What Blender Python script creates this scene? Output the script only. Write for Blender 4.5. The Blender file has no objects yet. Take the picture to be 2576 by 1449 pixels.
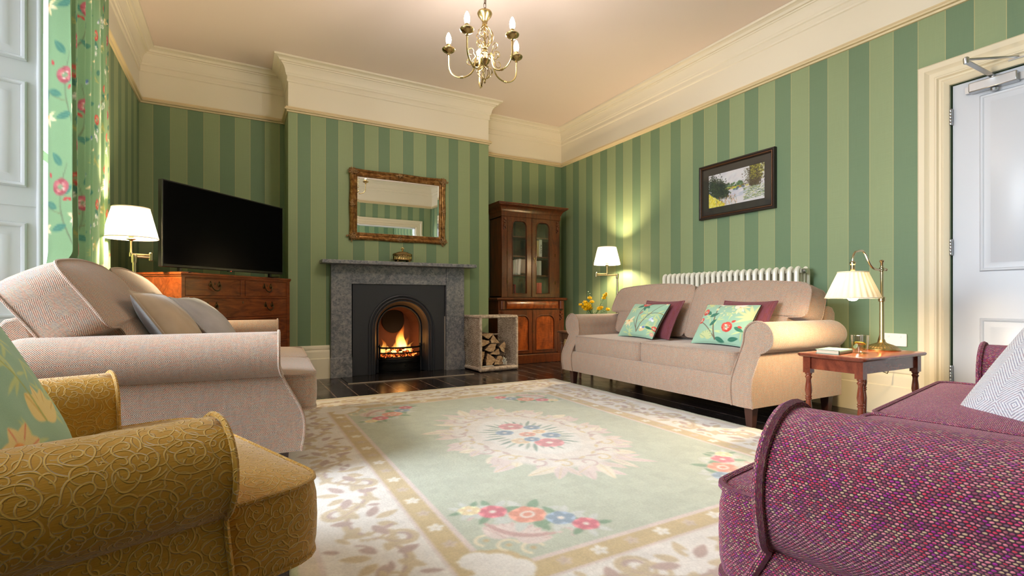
import bpy, bmesh, math, random
import numpy as np
from mathutils import Vector, Matrix
random.seed(7)
rng = np.random.default_rng(11)
PI = math.pi
scene = bpy.context.scene
COL = scene.collection
sin, cos, rad = math.sin, math.cos, math.radians

# ------------------------------------------------------------------ basics
def lin(c):
    c = np.asarray(c, float) / 255.0
    return np.where(c <= 0.04045, c / 12.92, ((c + 0.055) / 1.055) ** 2.4)
def rgb(r, g, b):
    l = lin((r, g, b)); return (float(l[0]), float(l[1]), float(l[2]), 1.0)
def smooth(a, b, x):
    if a == b: return 0.0 if x < a else 1.0
    t = max(0.0, min(1.0, (x - a) / (b - a))); return t * t * (3 - 2 * t)

def thing(name, label, cat, loc=(0, 0, 0), rotz=0.0, group=None, kind=None):
    o = bpy.data.objects.new(name, None); COL.objects.link(o)
    o.location = loc; o.rotation_euler = (0, 0, rotz); o.empty_display_size = 0.1
    tag(o, label, cat, group, kind); return o
def tag(o, label=None, cat=None, group=None, kind=None):
    if label: o['label'] = label
    if cat: o['category'] = cat
    if group: o['group'] = group
    if kind: o['kind'] = kind
    return o
def dup(root, loc, rotz, label, group=None):
    r = root.copy(); COL.objects.link(r); r.location = loc; r.rotation_euler = (0, 0, rotz)
    r['label'] = label
    if group: r['group'] = group
    for ch in list(root.children):
        c = ch.copy(); COL.objects.link(c); c.parent = r
        for g in list(ch.children):
            d = g.copy(); COL.objects.link(d); d.parent = c
    return r

class MB:
    """collects geometry for one mesh object"""
    def __init__(s): s.v = []; s.f = []; s.uv = []; s.mi = []
    def add(s, verts, faces, uvs=None, mi=0, M=None):
        o = len(s.v)
        for p in verts:
            p = Vector(p)
            if M is not None: p = M @ p
            s.v.append((p.x, p.y, p.z))
        for k, f in enumerate(faces):
            s.f.append(tuple(i + o for i in f)); s.mi.append(mi)
            s.uv.append([uvs[i] for i in f] if uvs is not None else None)
        return s
    def box(s, x0, x1, y0, y1, z0, z1, mi=0, M=None):
        v = [(x, y, z) for z in (z0, z1) for y in (y0, y1) for x in (x0, x1)]
        f = [(0, 2, 3, 1), (4, 5, 7, 6), (0, 1, 5, 4), (2, 6, 7, 3), (0, 4, 6, 2), (1, 3, 7, 5)]
        return s.add(v, f, None, mi, M)
    def grid(s, P, UV=None, cu=False, cv=False, mi=0, M=None):
        """P[i][j] points; cu / cv close the first / second direction"""
        n, m = len(P), len(P[0])
        v = [P[i][j] for i in range(n) for j in range(m)]
        uv = [UV[i][j] for i in range(n) for j in range(m)] if UV is not None else None
        f = []
        for i in range(n if cu else n - 1):
            for j in range(m if cv else m - 1):
                a, b = i, (i + 1) % n; c, d = j, (j + 1) % m
                f.append((a * m + c, b * m + c, b * m + d, a * m + d))
        return s.add(v, f, uv, mi, M)
    def lathe(s, prof, n=24, M=None, mi=0, cap=True):
        P = [[(r * cos(2 * PI * j / n), r * sin(2 * PI * j / n), z) for j in range(n)] for r, z in prof]
        s.grid(P, None, False, True, mi, M)
        if cap:
            for k in (0, -1):
                if prof[k][0] > 1e-5: s.add(P[k], [tuple(range(n))], None, mi, M)
        return s
    def tube(s, pts, r, n=8, M=None, mi=0, closed=False, cap=True):
        pts = [Vector(p) for p in pts]; m = len(pts)
        rr = r if isinstance(r, (list, tuple)) else [r] * m
        T = []
        for i in range(m):
            a = pts[(i - 1) % m] if (closed or i > 0) else pts[i]
            b = pts[(i + 1) % m] if (closed or i < m - 1) else pts[i]
            t = b - a
            T.append(t.normalized() if t.length > 1e-9 else Vector((0, 0, 1)))
        up = Vector((0, 0, 1)) if abs(T[0].z) < 0.9 else Vector((1, 0, 0))
        N = (up - T[0] * up.dot(T[0])).normalized(); rings = []
        for i in range(m):
            N = N - T[i] * N.dot(T[i])
            if N.length < 1e-6: N = T[i].orthogonal()
            N.normalize(); B = T[i].cross(N)
            rings.append([pts[i] + (N * cos(2 * PI * j / n) + B * sin(2 * PI * j / n)) * rr[i] for j in range(n)])
        L = 0; UV = []
        for i in range(m):
            if i: L += (pts[i] - pts[i - 1]).length
            UV.append([(L, j / n * 2 * PI * rr[i]) for j in range(n)])
        s.grid(rings, UV, closed, True, mi, M)
        if cap and not closed:
            for k in (0, -1): s.add(rings[k], [tuple(range(n))], None, mi, M)
        return s
    def prism(s, pts, z0, z1, M=None, mi=0, mi_cap=None):
        n = len(pts)
        v = [(x, y, z0) for x, y in pts] + [(x, y, z1) for x, y in pts]
        s.add(v, [(i, (i + 1) % n, n + (i + 1) % n, n + i) for i in range(n)], None, mi, M)
        mc = mi if mi_cap is None else mi_cap
        s.add(v[:n], [tuple(range(n))[::-1]], None, mc, M); s.add(v[n:], [tuple(range(n))], None, mc, M)
        return s
    def ball(s, c, rx, ry=None, rz=None, n=10, m=7, M=None, mi=0):
        ry = rx if ry is None else ry; rz = rx if rz is None else rz
        P = []
        for i in range(m + 1):
            a = PI * i / m - PI / 2
            P.append([(c[0] + rx * cos(a) * cos(2 * PI * j / n), c[1] + ry * cos(a) * sin(2 * PI * j / n), c[2] + rz * sin(a)) for j in range(n)])
        return s.grid(P, None, False, True, mi, M)
    def sweep(s, prof, path, closed=False, side=1, mi=0):
        """moulding: prof = [(d, z)] offset d to the left (side=1) of an XY path, mitred"""
        pts = [Vector((p[0], p[1])) for p in path]; m = len(pts); nrm = []
        for i in range(m):
            d0 = (pts[i] - pts[i - 1]).normalized() if (closed or i > 0) else None
            d1 = (pts[(i + 1) % m] - pts[i]).normalized() if (closed or i < m - 1) else None
            n0 = Vector((-d0.y, d0.x)) if d0 is not None else None
            n1 = Vector((-d1.y, d1.x)) if d1 is not None else None
            if n0 is None: nn = n1
            elif n1 is None: nn = n0
            else:
                b = (n0 + n1); b.normalize(); nn = b / max(0.3, b.dot(n1))
            nrm.append(nn * side)
        P = [[(pts[i].x + nrm[i].x * d, pts[i].y + nrm[i].y * d, z) for d, z in prof] for i in range(m)]
        return s.grid(P, None, closed, False, mi)
    def build(s, name, mat=None, parent=None, ang=35, bev=0.0, seg=2, sub=0, normals=True, kind=None, label=None):
        me = bpy.data.meshes.new(name)
        me.from_pydata(s.v, [], s.f); me.update()
        mats = mat if isinstance(mat, (list, tuple)) else [mat]
        for m in mats: me.materials.append(m)
        if len(mats) > 1: me.polygons.foreach_set('material_index', np.array(s.mi, dtype=np.int32))
        uvl = me.uv_layers.new(name='UVMap'); co = s.v; flat = []
        for f, uv in zip(s.f, s.uv):
            if uv is not None: flat.extend(c for p in uv for c in p[:2])
            else:
                a, b, c = (Vector(co[f[0]]), Vector(co[f[1]]), Vector(co[f[2]]))
                nn = (b - a).cross(c - a)
                if len(f) > 3 and nn.length < 1e-12: nn = (c - a).cross(Vector(co[f[3]]) - a)
                ax, ay, az = abs(nn.x), abs(nn.y), abs(nn.z)
                for i in f:
                    p = co[i]
                    if az >= ax and az >= ay: flat.extend((p[0], p[1]))
                    elif ax >= ay: flat.extend((p[1], p[2]))
                    else: flat.extend((p[0], p[2]))
        uvl.data.foreach_set('uv', np.array(flat, dtype=np.float32))
        if normals and len(s.f) < 60000:
            bm = bmesh.new(); bm.from_mesh(me); bmesh.ops.remove_doubles(bm, verts=bm.verts, dist=1e-5)
            bmesh.ops.recalc_face_normals(bm, faces=bm.faces); bm.to_mesh(me); bm.free()
        if ang:
            me.shade_smooth(); me.set_sharp_from_angle(angle=rad(ang))
        o = bpy.data.objects.new(name, me); COL.objects.link(o)
        if parent is not None: o.parent = parent
        if bev:
            b = o.modifiers.new('bevel', 'BEVEL'); b.width = bev; b.segments = seg; b.limit_method = 'ANGLE'; b.angle_limit = rad(40)
        if sub:
            b = o.modifiers.new('sub', 'SUBSURF'); b.levels = sub; b.render_levels = sub
        if kind: o['kind'] = kind
        if label: o['label'] = label
        return o

def np_mesh(name, V, F, mat, parent=None, colors=None, uv=None, smoothed=True):
    """big quad mesh straight from numpy; V (n,3), F (m,4), colours (n,3) linear per vertex"""
    me = bpy.data.meshes.new(name)
    me.vertices.add(len(V)); me.vertices.foreach_set('co', np.asarray(V, np.float32).ravel())
    m = len(F); me.loops.add(m * 4); me.loops.foreach_set('vertex_index', np.asarray(F, np.int32).ravel())
    me.polygons.add(m); me.polygons.foreach_set('loop_start', np.arange(0, m * 4, 4, dtype=np.int32))
    try: me.polygons.foreach_set('loop_total', np.full(m, 4, np.int32))
    except Exception: pass
    me.update(calc_edges=True)
    if colors is not None:
        at = me.color_attributes.new('pattern', 'FLOAT_COLOR', 'POINT')
        c = np.ones((len(V), 4), np.float32); c[:, :3] = colors; at.data.foreach_set('color', c.ravel())
    if uv is not None:
        l = me.uv_layers.new(name='UVMap'); l.data.foreach_set('uv', np.asarray(uv, np.float32)[np.asarray(F).ravel()].ravel())
    if smoothed: me.shade_smooth()
    me.materials.append(mat)
    o = bpy.data.objects.new(name, me); COL.objects.link(o)
    if parent is not None: o.parent = parent
    return o
def quads(n, m, off=0):
    i, j = np.meshgrid(np.arange(n - 1), np.arange(m - 1), indexing='ij')
    a = (i * m + j).ravel() + off
    return np.stack([a, a + m, a + m + 1, a + 1], 1)

# ------------------------------------------------------------------ node materials
class NT:
    def __init__(s, name):
        s.m = bpy.data.materials.new(name); s.m.use_nodes = True; s.t = s.m.node_tree; s.t.nodes.clear()
        s.out = s.t.nodes.new('ShaderNodeOutputMaterial')
    def n(s, typ, inp=None, **kw):
        nd = s.t.nodes.new('ShaderNode' + typ)
        for k, v in kw.items(): setattr(nd, k, v)
        for k, v in (inp or {}).items():
            sock = nd.inputs[k]
            if isinstance(v, bpy.types.NodeSocket): s.t.links.new(v, sock)
            else:
                try: sock.default_value = v
                except TypeError: sock.default_value = tuple(v)[:3]
        return nd
    def ma(s, op, a, b=None, c=None):
        i = {0: a}
        if b is not None: i[1] = b
        if c is not None: i[2] = c
        return s.n('Math', i, operation=op).outputs[0]
    def mix(s, f, a, b, typ='MIX'):
        nd = s.n('Mix', {0: f, 6: a, 7: b}, data_type='RGBA', blend_type=typ); return nd.outputs[2]
    def ramp(s, f, stops, interp='LINEAR'):
        nd = s.n('ValToRGB', {0: f}); r = nd.color_ramp; r.interpolation = interp
        while len(r.elements) < len(stops): r.elements.new(0.5)
        for e, (p, c) in zip(r.elements, stops):
            e.position = p; e.color = c if len(c) == 4 else (*c, 1)
        return nd.outputs[0]
    def uv(s): return s.n('TexCoord').outputs['UV']
    def obj(s): return s.n('TexCoord').outputs['Object']
    def sep(s, v): return s.n('SeparateXYZ', {0: v}).outputs
    def comb(s, x, y, z=0.0): return s.n('CombineXYZ', {0: x, 1: y, 2: z}).outputs[0]
    def map(s, v, sc=(1, 1, 1), rot=(0, 0, 0), loc=(0, 0, 0)):
        return s.n('Mapping', {'Vector': v, 'Scale': sc, 'Rotation': rot, 'Location': loc}).outputs[0]
    def noise(s, v, scale, detail=3, rough=0.5, dist=0.0, col=False):
        return s.n('TexNoise', {'Vector': v, 'Scale': scale, 'Detail': detail, 'Roughness': rough, 'Distortion': dist}).outputs[1 if col else 0]
    def bump(s, h, strength=0.3, dist=0.01):
        return s.n('Bump', {'Height': h, 'Strength': strength, 'Distance': dist}).outputs[0]
    def pbsdf(s, col, rough=0.5, metal=0.0, nrm=None, **kw):
        i = {'Base Color': col, 'Roughness': rough, 'Metallic': metal}
        if nrm is not None: i['Normal'] = nrm
        for k, v in kw.items(): i[k.replace('_', ' ')] = v
        return s.n('BsdfPrincipled', i).outputs[0]
    def done(s, sh, vol=False):
        s.t.links.new(sh, s.out.inputs['Volume' if vol else 'Surface']); return s.m

def plain(name, col, rough=0.5, metal=0.0, bump=0.0, bscale=60, var=0.0, **kw):
    t = NT(name); c = col; nrm = None
    if var:
        nz = t.noise(t.obj(), bscale * 0.25, 4)
        c = t.mix(nz, tuple(x * (1 - var) for x in col[:3]) + (1,), tuple(min(1, x * (1 + var)) for x in col[:3]) + (1,))
    if bump: nrm = t.bump(t.noise(t.obj(), bscale, 4), bump, 0.004)
    return t.done(t.pbsdf(c, rough, metal, nrm, **kw))

def m_wallpaper(name, phase, period=0.261, lightw=0.137):
    """phase = where a light stripe starts along u (metres)"""
    t = NT(name); uv = t.uv(); u, v, _ = t.sep(uv)
    q = t.ma('MULTIPLY', t.ma('FRACT', t.ma('DIVIDE', t.ma('SUBTRACT', u, phase), period)), period)
    isl = t.ma('LESS_THAN', q, lightw)
    thr = t.noise(t.comb(t.ma('MULTIPLY', u, 900.0), t.ma('MULTIPLY', v, 6.0)), 1.0, 2)
    thr2 = t.noise(t.comb(t.ma('MULTIPLY', u, 6.0), t.ma('MULTIPLY', v, 700.0)), 1.0, 2)
    w = t.ma('ADD', t.ma('MULTIPLY', thr, 0.5), t.ma('MULTIPLY', thr2, 0.5))
    lightc = t.mix(w, rgb(130, 148, 106), rgb(154, 170, 128)); darkc = t.mix(w, rgb(98, 124, 92), rgb(120, 145, 112))
    c = t.mix(isl, darkc, lightc)
    e1 = t.ma('LESS_THAN', q, 0.0035); e2 = t.ma('LESS_THAN', t.ma('ABSOLUTE', t.ma('SUBTRACT', q, lightw)), 0.0022)
    c = t.mix(t.ma('MULTIPLY', t.ma('MAXIMUM', e1, e2), 0.55), c, rgb(206, 190, 132))
    return t.done(t.pbsdf(c, 0.62, 0, t.bump(w, 0.12, 0.001)))

def m_wood(name, dark, light, sc=(1.5, 9, 9), rough=0.3, coat=0.3, wave=2.2, seed=0.0):
    t = NT(name); p = t.map(t.obj(), sc, (0, 0, 0), (seed, seed * 1.7, seed * 0.3))
    nz = t.noise(p, wave, 6, 0.62, 1.4); fine = t.noise(t.map(p, (1, 14, 14)), 3.0, 3)
    f = t.ma('ADD', t.ma('MULTIPLY', nz, 0.85), t.ma('MULTIPLY', fine, 0.25))
    mid = tuple((a + b) / 2 for a, b in zip(dark, light))
    c = t.ramp(f, [(0.30, dark), (0.52, mid), (0.74, light)])
    return t.done(t.pbsdf(c, rough, 0, t.bump(fine, 0.05, 0.002), Coat_Weight=coat, Coat_Roughness=0.12))

def m_herring(name, base=(208, 184, 160), line=(104, 80, 64), per=0.0066, wu=0.10, wv=0.12, fleck=1.0):
    """nested-diamond tweed: twill lines mirrored in both directions, yarns flecked red, blue, olive"""
    t = NT(name); uv = t.uv(); u, v, _ = t.sep(uv)
    jit = t.ma('MULTIPLY', t.ma('SUBTRACT', t.noise(t.map(uv, (220, 220, 1)), 1.0, 1), 0.5), 0.0028)
    ph = t.ma('ADD', t.ma('ADD', t.ma('PINGPONG', u, wu), t.ma('PINGPONG', v, wv)), jit)
    st = t.ma('FRACT', t.ma('DIVIDE', ph, per))
    ln = t.ma('MULTIPLY', t.ma('SUBTRACT', t.ma('ABSOLUTE', t.ma('SUBTRACT', st, 0.5)), 0.22), 9.0)
    ln = t.n('Clamp', {0: ln}).outputs[0]
    fl = t.noise(t.map(uv, (30, 150, 1)), 1.0, 2); fl2 = t.noise(t.map(uv, (90, 14, 1), loc=(9, 4, 0)), 1.0, 2)
    fk = lambda *q: rgb(*(l + (a - l) * fleck for l, a in zip(line, q)))
    lc = t.ramp(fl, [(0.30, rgb(*line)), (0.42, fk(150, 70, 58)), (0.50, rgb(*line)), (0.60, fk(92, 92, 108)), (0.72, fk(128, 106, 62))])
    bc = t.mix(fl2, rgb(*(x * 0.90 for x in base)), rgb(*(min(255, x * 1.06) for x in base)))
    c = t.mix(ln, bc, lc)
    fz = t.noise(t.map(uv, (500, 500, 1)), 1.0, 2)
    h = t.ma('ADD', t.ma('MULTIPLY', ln, -0.6), t.ma('MULTIPLY', fz, 0.8))
    return t.done(t.pbsdf(c, 0.9, 0, t.bump(h, 0.35, 0.002), Sheen_Weight=0.35, Sheen_Roughness=0.5))

def m_weave(name, a=0.0050, b=0.0031):
    """chunky multicolour weave of oval nubs in offset columns"""
    t = NT(name); uv = t.uv(); u, v, _ = t.sep(uv)
    wob = t.ma('MULTIPLY', t.ma('SUBTRACT', t.noise(t.map(uv, (60, 60, 1)), 1.0, 2), 0.5), 0.004)
    un = t.ma('DIVIDE', t.ma('ADD', u, wob), a); vn = t.ma('DIVIDE', t.ma('ADD', v, wob), b)
    row = t.ma('FLOOR', vn); odd = t.ma('MULTIPLY', t.ma('MODULO', t.ma('ABSOLUTE', row), 2.0), 0.5)
    uo = t.ma('ADD', un, odd); cu = t.ma('FLOOR', uo)
    fu = t.ma('SUBTRACT', t.ma('FRACT', uo), 0.5); fv = t.ma('SUBTRACT', t.ma('FRACT', vn), 0.5)
    d = t.ma('SQRT', t.ma('ADD', t.ma('POWER', t.ma('MULTIPLY', fu, 2.05), 2.0), t.ma('POWER', t.ma('MULTIPLY', fv, 2.25), 2.0)))
    nub = t.n('MapRange', {0: d, 1: 0.56, 2: 0.94, 3: 1.0, 4: 0.0}).outputs[0]
    wn = t.n('TexWhiteNoise', {'Vector': t.comb(cu, row, 0.0)}, noise_dimensions='2D').outputs[0]
    strand = t.noise(t.comb(t.ma('MULTIPLY', cu, 0.9), t.ma('MULTIPLY', row, 0.14)), 1.0, 2, 0.6)
    f = t.ma('ADD', t.ma('MULTIPLY', wn, 0.42), t.ma('MULTIPLY', strand, 0.72))
    c = t.ramp(f, [(0.18, rgb(116, 44, 88)), (0.28, rgb(216, 70, 120)), (0.36, rgb(176, 92, 100)), (0.44, rgb(222, 128, 140)), (0.51, rgb(150, 62, 92)),
                   (0.58, rgb(212, 58, 84)), (0.65, rgb(206, 166, 132)), (0.72, rgb(176, 44, 142)), (0.82, rgb(126, 84, 104)), (0.92, rgb(226, 104, 150))], 'CONSTANT')
    c = t.mix(nub, rgb(58, 26, 42), c)
    hgt = t.ma('SQRT', t.ma('MAXIMUM', t.ma('SUBTRACT', 1.0, t.ma('MULTIPLY', d, 0.9)), 0.0))
    return t.done(t.pbsdf(c, 0.85, 0, t.bump(hgt, 0.8, 0.0025), Sheen_Weight=0.5, Sheen_Roughness=0.4, Sheen_Tint=(1.0, 0.55, 0.72, 1.0)))

def m_damask(name, base1, base2, line1, line2, scale=19.0):
    """raised scroll work: a spiral turns round every cell of a jittered grid"""
    t = NT(name); uv = t.uv()
    wp = t.n('VectorMath', {0: uv, 1: t.n('VectorMath', {0: t.noise(t.map(uv, (9, 9, 1)), 1.0, 2, col=True), 1: (0.035, 0.035, 0.0)}, operation='MULTIPLY').outputs[0]}, operation='ADD').outputs[0]
    ms = []
    for sc, tw, off in ((scale, 3.6, (0, 0, 0)), (scale * 1.6, 2.6, (3.3, 1.7, 0))):
        q = t.map(wp, (sc, sc, 1), loc=off); vo = t.n('TexVoronoi', {'Vector': q, 'Scale': 1.0, 'Randomness': 0.8}, voronoi_dimensions='2D')
        dv = t.n('VectorMath', {0: q, 1: vo.outputs['Position']}, operation='SUBTRACT').outputs[0]
        x, y, _ = t.sep(dv); an = t.ma('DIVIDE', t.ma('ARCTAN2', y, x), 2 * PI); r = vo.outputs['Distance']
        ph = t.ma('FRACT', t.ma('ADD', an, t.ma('MULTIPLY', r, tw)))
        ln = t.ma('ABSOLUTE', t.ma('SUBTRACT', ph, 0.5))
        ms.append(t.n('MapRange', {0: ln, 1: 0.04, 2: 0.13, 3: 1.0, 4: 0.0}).outputs[0])
    m = t.ma('MAXIMUM', ms[0], t.ma('MULTIPLY', ms[1], 0.75))
    fine = t.noise(t.map(uv, (40, 500, 1)), 1.0, 2)
    c = t.mix(m, t.mix(fine, base1, base2), t.mix(fine, line1, line2))
    h = t.ma('ADD', m, t.ma('MULTIPLY', fine, 0.25))
    return t.done(t.pbsdf(c, 0.62, 0, t.bump(h, 0.9, 0.003), Sheen_Weight=0.5, Sheen_Roughness=0.35))

def m_vcol(name, rough=0.85, fuzz=250, bump=0.25, var=0.12, trans=0.0, sheen=0.2):
    t = NT(name); c = t.n('VertexColor', layer_name='pattern').outputs[0]
    nz = t.noise(t.obj(), fuzz, 3)
    c = t.mix(1.0, c, t.mix(nz, (1 - var, 1 - var, 1 - var, 1), (1 + var, 1 + var, 1 + var, 1)), 'MULTIPLY')
    sh = t.pbsdf(c, rough, 0, t.bump(nz, bump, 0.003), Sheen_Weight=sheen)
    if trans:
        tr = t.n('BsdfTranslucent', {0: c}).outputs[0]
        sh = t.n('MixShader', {0: trans, 1: sh, 2: tr}).outputs[0]
    return t.done(sh)
# ------------------------------------------------------------------ materials
CREAM = plain('cream paint', rgb(226, 214, 184), 0.45, bump=0.03, bscale=25)
CREAMW = plain('pale cream paint', rgb(236, 228, 206), 0.5, bump=0.03, bscale=25)
CEIL = plain('ceiling paint', rgb(238, 222, 211), 0.75, bump=0.02, bscale=18)
TRIMC = plain('rail paint', rgb(222, 203, 160), 0.4)
WHITE = plain('white gloss paint', rgb(236, 237, 238), 0.3, bump=0.02, bscale=20)
DOORP = plain('door paint', rgb(200, 204, 211), 0.35, bump=0.05, bscale=14)
RADP = plain('radiator enamel', rgb(240, 237, 222), 0.28)
BRASS = plain('antique brass', rgb(168, 146, 98), 0.26, 1.0, bump=0.04, bscale=120, var=0.15)
BRIGHTB = plain('bright brass', rgb(194, 174, 118), 0.24, 1.0)
BRUSHED = plain('brushed brass', rgb(186, 172, 140), 0.24, 1.0)
DKBRASS = plain('dark brass', rgb(84, 66, 40), 0.4, 1.0)
STEEL = plain('satin steel', rgb(190, 192, 194), 0.28, 1.0)
IRON = plain('cast iron', rgb(46, 49, 57), 0.48, 0.1, bump=0.06, bscale=90)
IRONB = plain('black iron', rgb(20, 20, 22), 0.38, 0.6, bump=0.06, bscale=120)
TVB = plain('television black', rgb(12, 12, 13), 0.3)
TVS = plain('television screen', rgb(4, 4, 5), 0.22, Specular_IOR_Level=0.02)
DKWOOD = plain('dark turned leg', rgb(66, 36, 28), 0.35)
CERAM = plain('vase glaze', rgb(70, 64, 66), 0.2)
LEAF = plain('leaf green', rgb(76, 116, 54), 0.55, var=0.3)
PETAL = plain('yellow petals', rgb(250, 208, 14), 0.6, var=0.08)
SOCK = plain('socket plastic', rgb(240, 238, 232), 0.3)
PAPER = plain('paper', rgb(226, 228, 224), 0.8, bump=0.2, bscale=40)
PAGES = plain('book pages', rgb(226, 214, 188), 0.8)

MAHOG = m_wood('mahogany chest', rgb(64, 26, 12), rgb(146, 72, 30), (2.2, 9, 9), 0.26, 0.45, 1.8, 2.0)
WALNUT = m_wood('walnut bookcase', rgb(38, 15, 7), rgb(116, 56, 24), (9, 9, 1.6), 0.28, 0.45, 1.7, 5.0)
WALFIG = m_wood('figured walnut', rgb(62, 22, 8), rgb(176, 84, 28), (5, 5, 2.4), 0.24, 0.5, 1.6, 8.0)
REDWD = m_wood('red mahogany', rgb(84, 34, 24), rgb(142, 70, 46), (3, 9, 5), 0.22, 0.5, 1.5, 3.0)
OLDWD = m_wood('brown oak', rgb(62, 38, 26), rgb(124, 84, 58), (3, 9, 5), 0.4, 0.1, 1.5, 3.7)

HERR = m_herring('herringbone tweed')
HERRG = m_herring('grey herringbone wool', (216, 216, 218), (164, 164, 180), 0.0088, 0.05, 0.17, 0.3)
WEAVE = m_weave('pink and purple weave')
DAMASK = m_damask('gold damask', rgb(172, 122, 18), rgb(196, 144, 30), rgb(212, 162, 56), rgb(226, 184, 90))
def m_flatweave(name, c1, c2, c3):
    t = NT(name); uv = t.uv()
    a = t.noise(t.map(uv, (170, 14, 1)), 1.0, 2); b = t.noise(t.map(uv, (14, 190, 1)), 1.0, 2)
    c = t.mix(t.ma('GREATER_THAN', a, 0.5), t.mix(b, c1, c2), t.mix(b, c2, c3))
    return t.done(t.pbsdf(c, 0.85, 0, t.bump(t.ma('ADD', a, b), 0.4, 0.002), Sheen_Weight=0.3))
PLUM = m_flatweave('plum tweed', rgb(82, 34, 48), rgb(136, 62, 58), rgb(96, 46, 80))
PINKW = m_flatweave('pink strie weave', rgb(150, 84, 104), rgb(196, 128, 138), rgb(152, 74, 120))
def m_velvet(name, c):
    t = NT(name); nz = t.noise(t.obj(), 9, 4); f2 = t.noise(t.obj(), 380, 2)
    col = t.mix(nz, tuple(x * 0.75 for x in c[:3]) + (1,), tuple(min(1, x * 1.2) for x in c[:3]) + (1,))
    return t.done(t.pbsdf(col, 0.6, 0, t.bump(t.ma('ADD', nz, t.ma('MULTIPLY', f2, 0.1)), 0.35, 0.02), Sheen_Weight=0.8, Sheen_Roughness=0.3))
VELVET = m_velvet('grey velvet', rgb(178, 172, 172))
VELVETB = m_velvet('taupe linen', rgb(190, 166, 138))
FLORALM = m_vcol('floral cotton', 0.85, 500, 0.2, 0.10)
CURTM = m_vcol('floral curtain cotton', 0.8, 420, 0.2, 0.12, trans=0.10)
RUGM = m_vcol('rug wool', 0.95, 130, 0.5, 0.16, sheen=0.3)
PAINTM = m_vcol('painting surface', 0.5, 90, 0.2, 0.05, sheen=0.0)

def m_marble():
    t = NT('fossil marble'); p = t.obj()
    big = t.noise(p, 3.0, 5, 0.6); mott = t.noise(p, 26, 5, 0.7, 0.6)
    vo = t.n('TexVoronoi', {'Vector': t.map(p, (34, 34, 52)), 'Scale': 1.0}).outputs[0]
    sp = t.n('TexVoronoi', {'Vector': t.n('VectorMath', {0: t.map(p, (60, 60, 26), (0.4, 0.5, 0.3)), 1: t.noise(p, 14, 3, col=True)}, operation='ADD').outputs[0], 'Scale': 1.0}).outputs[0]
    c = t.ramp(t.ma('ADD', t.ma('MULTIPLY', mott, 0.75), t.ma('MULTIPLY', big, 0.4)), [(0.34, rgb(58, 62, 74)), (0.50, rgb(104, 108, 118)), (0.64, rgb(144, 144, 148)), (0.80, rgb(172, 168, 166))])
    c = t.mix(t.n('MapRange', {0: vo, 1: 0.15, 2: 0.4, 3: 0.55, 4: 0.0}).outputs[0], c, rgb(70, 74, 88))
    c = t.mix(t.n('MapRange', {0: sp, 1: 0.05, 2: 0.12, 3: 0.35, 4: 0.0}).outputs[0], c, rgb(176, 168, 158))
    return t.done(t.pbsdf(c, 0.3, 0, t.bump(mott, 0.05, 0.002)))
MARBLE = m_marble()

def m_floor():
    t = NT('black stained boards'); uv = t.uv(); u, v, _ = t.sep(uv); w = 0.172
    un = t.ma('DIVIDE', u, w); idx = t.ma('FLOOR', un); fr = t.ma('FRACT', un)
    wn = t.n('TexWhiteNoise', {'Vector': t.comb(idx, 3.0)}, noise_dimensions='2D').outputs[0]
    jl = t.ma('FRACT', t.ma('DIVIDE', t.ma('ADD', v, t.ma('MULTIPLY', wn, 3.0)), 3.1))
    edge = t.ma('MAXIMUM', t.ma('LESS_THAN', t.ma('MINIMUM', fr, t.ma('SUBTRACT', 1.0, fr)), 0.028), t.ma('LESS_THAN', jl, 0.0018))
    gr = t.noise(t.map(uv, (70, 4, 1)), 1.0, 5, 0.6); wear = t.noise(t.map(uv, (5, 2.2, 1)), 1.0, 4, 0.6)
    c = t.mix(gr, rgb(16, 14, 15), rgb(46, 40, 40)); c = t.mix(t.ma('MULTIPLY', wn, 0.5), c, rgb(46, 38, 36))
    scr = t.n('MapRange', {0: t.noise(t.map(uv, (160, 9, 1), (0, 0, 0.3)), 1.0, 3), 1: 0.70, 2: 0.76, 3: 0.0, 4: 0.45}).outputs[0]
    c = t.mix(scr, c, rgb(88, 74, 66)); c = t.mix(edge, c, rgb(128, 108, 98))
    ro = t.n('MapRange', {0: wear, 1: 0.3, 2: 0.75, 3: 0.13, 4: 0.34}).outputs[0]
    h = t.ma('ADD', t.ma('MULTIPLY', edge, -2.0), t.ma('MULTIPLY', gr, 0.25))
    return t.done(t.pbsdf(c, ro, 0, t.bump(h, 0.25, 0.004)))
FLOORM = m_floor()
def m_hearth():
    t = NT('hearth slate'); p = t.obj(); g = t.noise(t.map(p, (3, 26, 1)), 1.0, 5)
    c = t.mix(g, rgb(20, 19, 21), rgb(46, 42, 42))
    return t.done(t.pbsdf(c, t.ma('ADD', 0.10, t.ma('MULTIPLY', g, 0.16)), 0, t.bump(g, 0.1, 0.003)))
HEARTH = m_hearth()
MORTAR = plain('pale mortar', rgb(158, 148, 138), 0.8, bump=0.3, bscale=80)
BRICK = plain('fire clay', rgb(84, 50, 38), 0.85, bump=0.3, bscale=40, var=0.3)
SOOT = plain('soot', rgb(16, 12, 10), 0.95)

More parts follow.
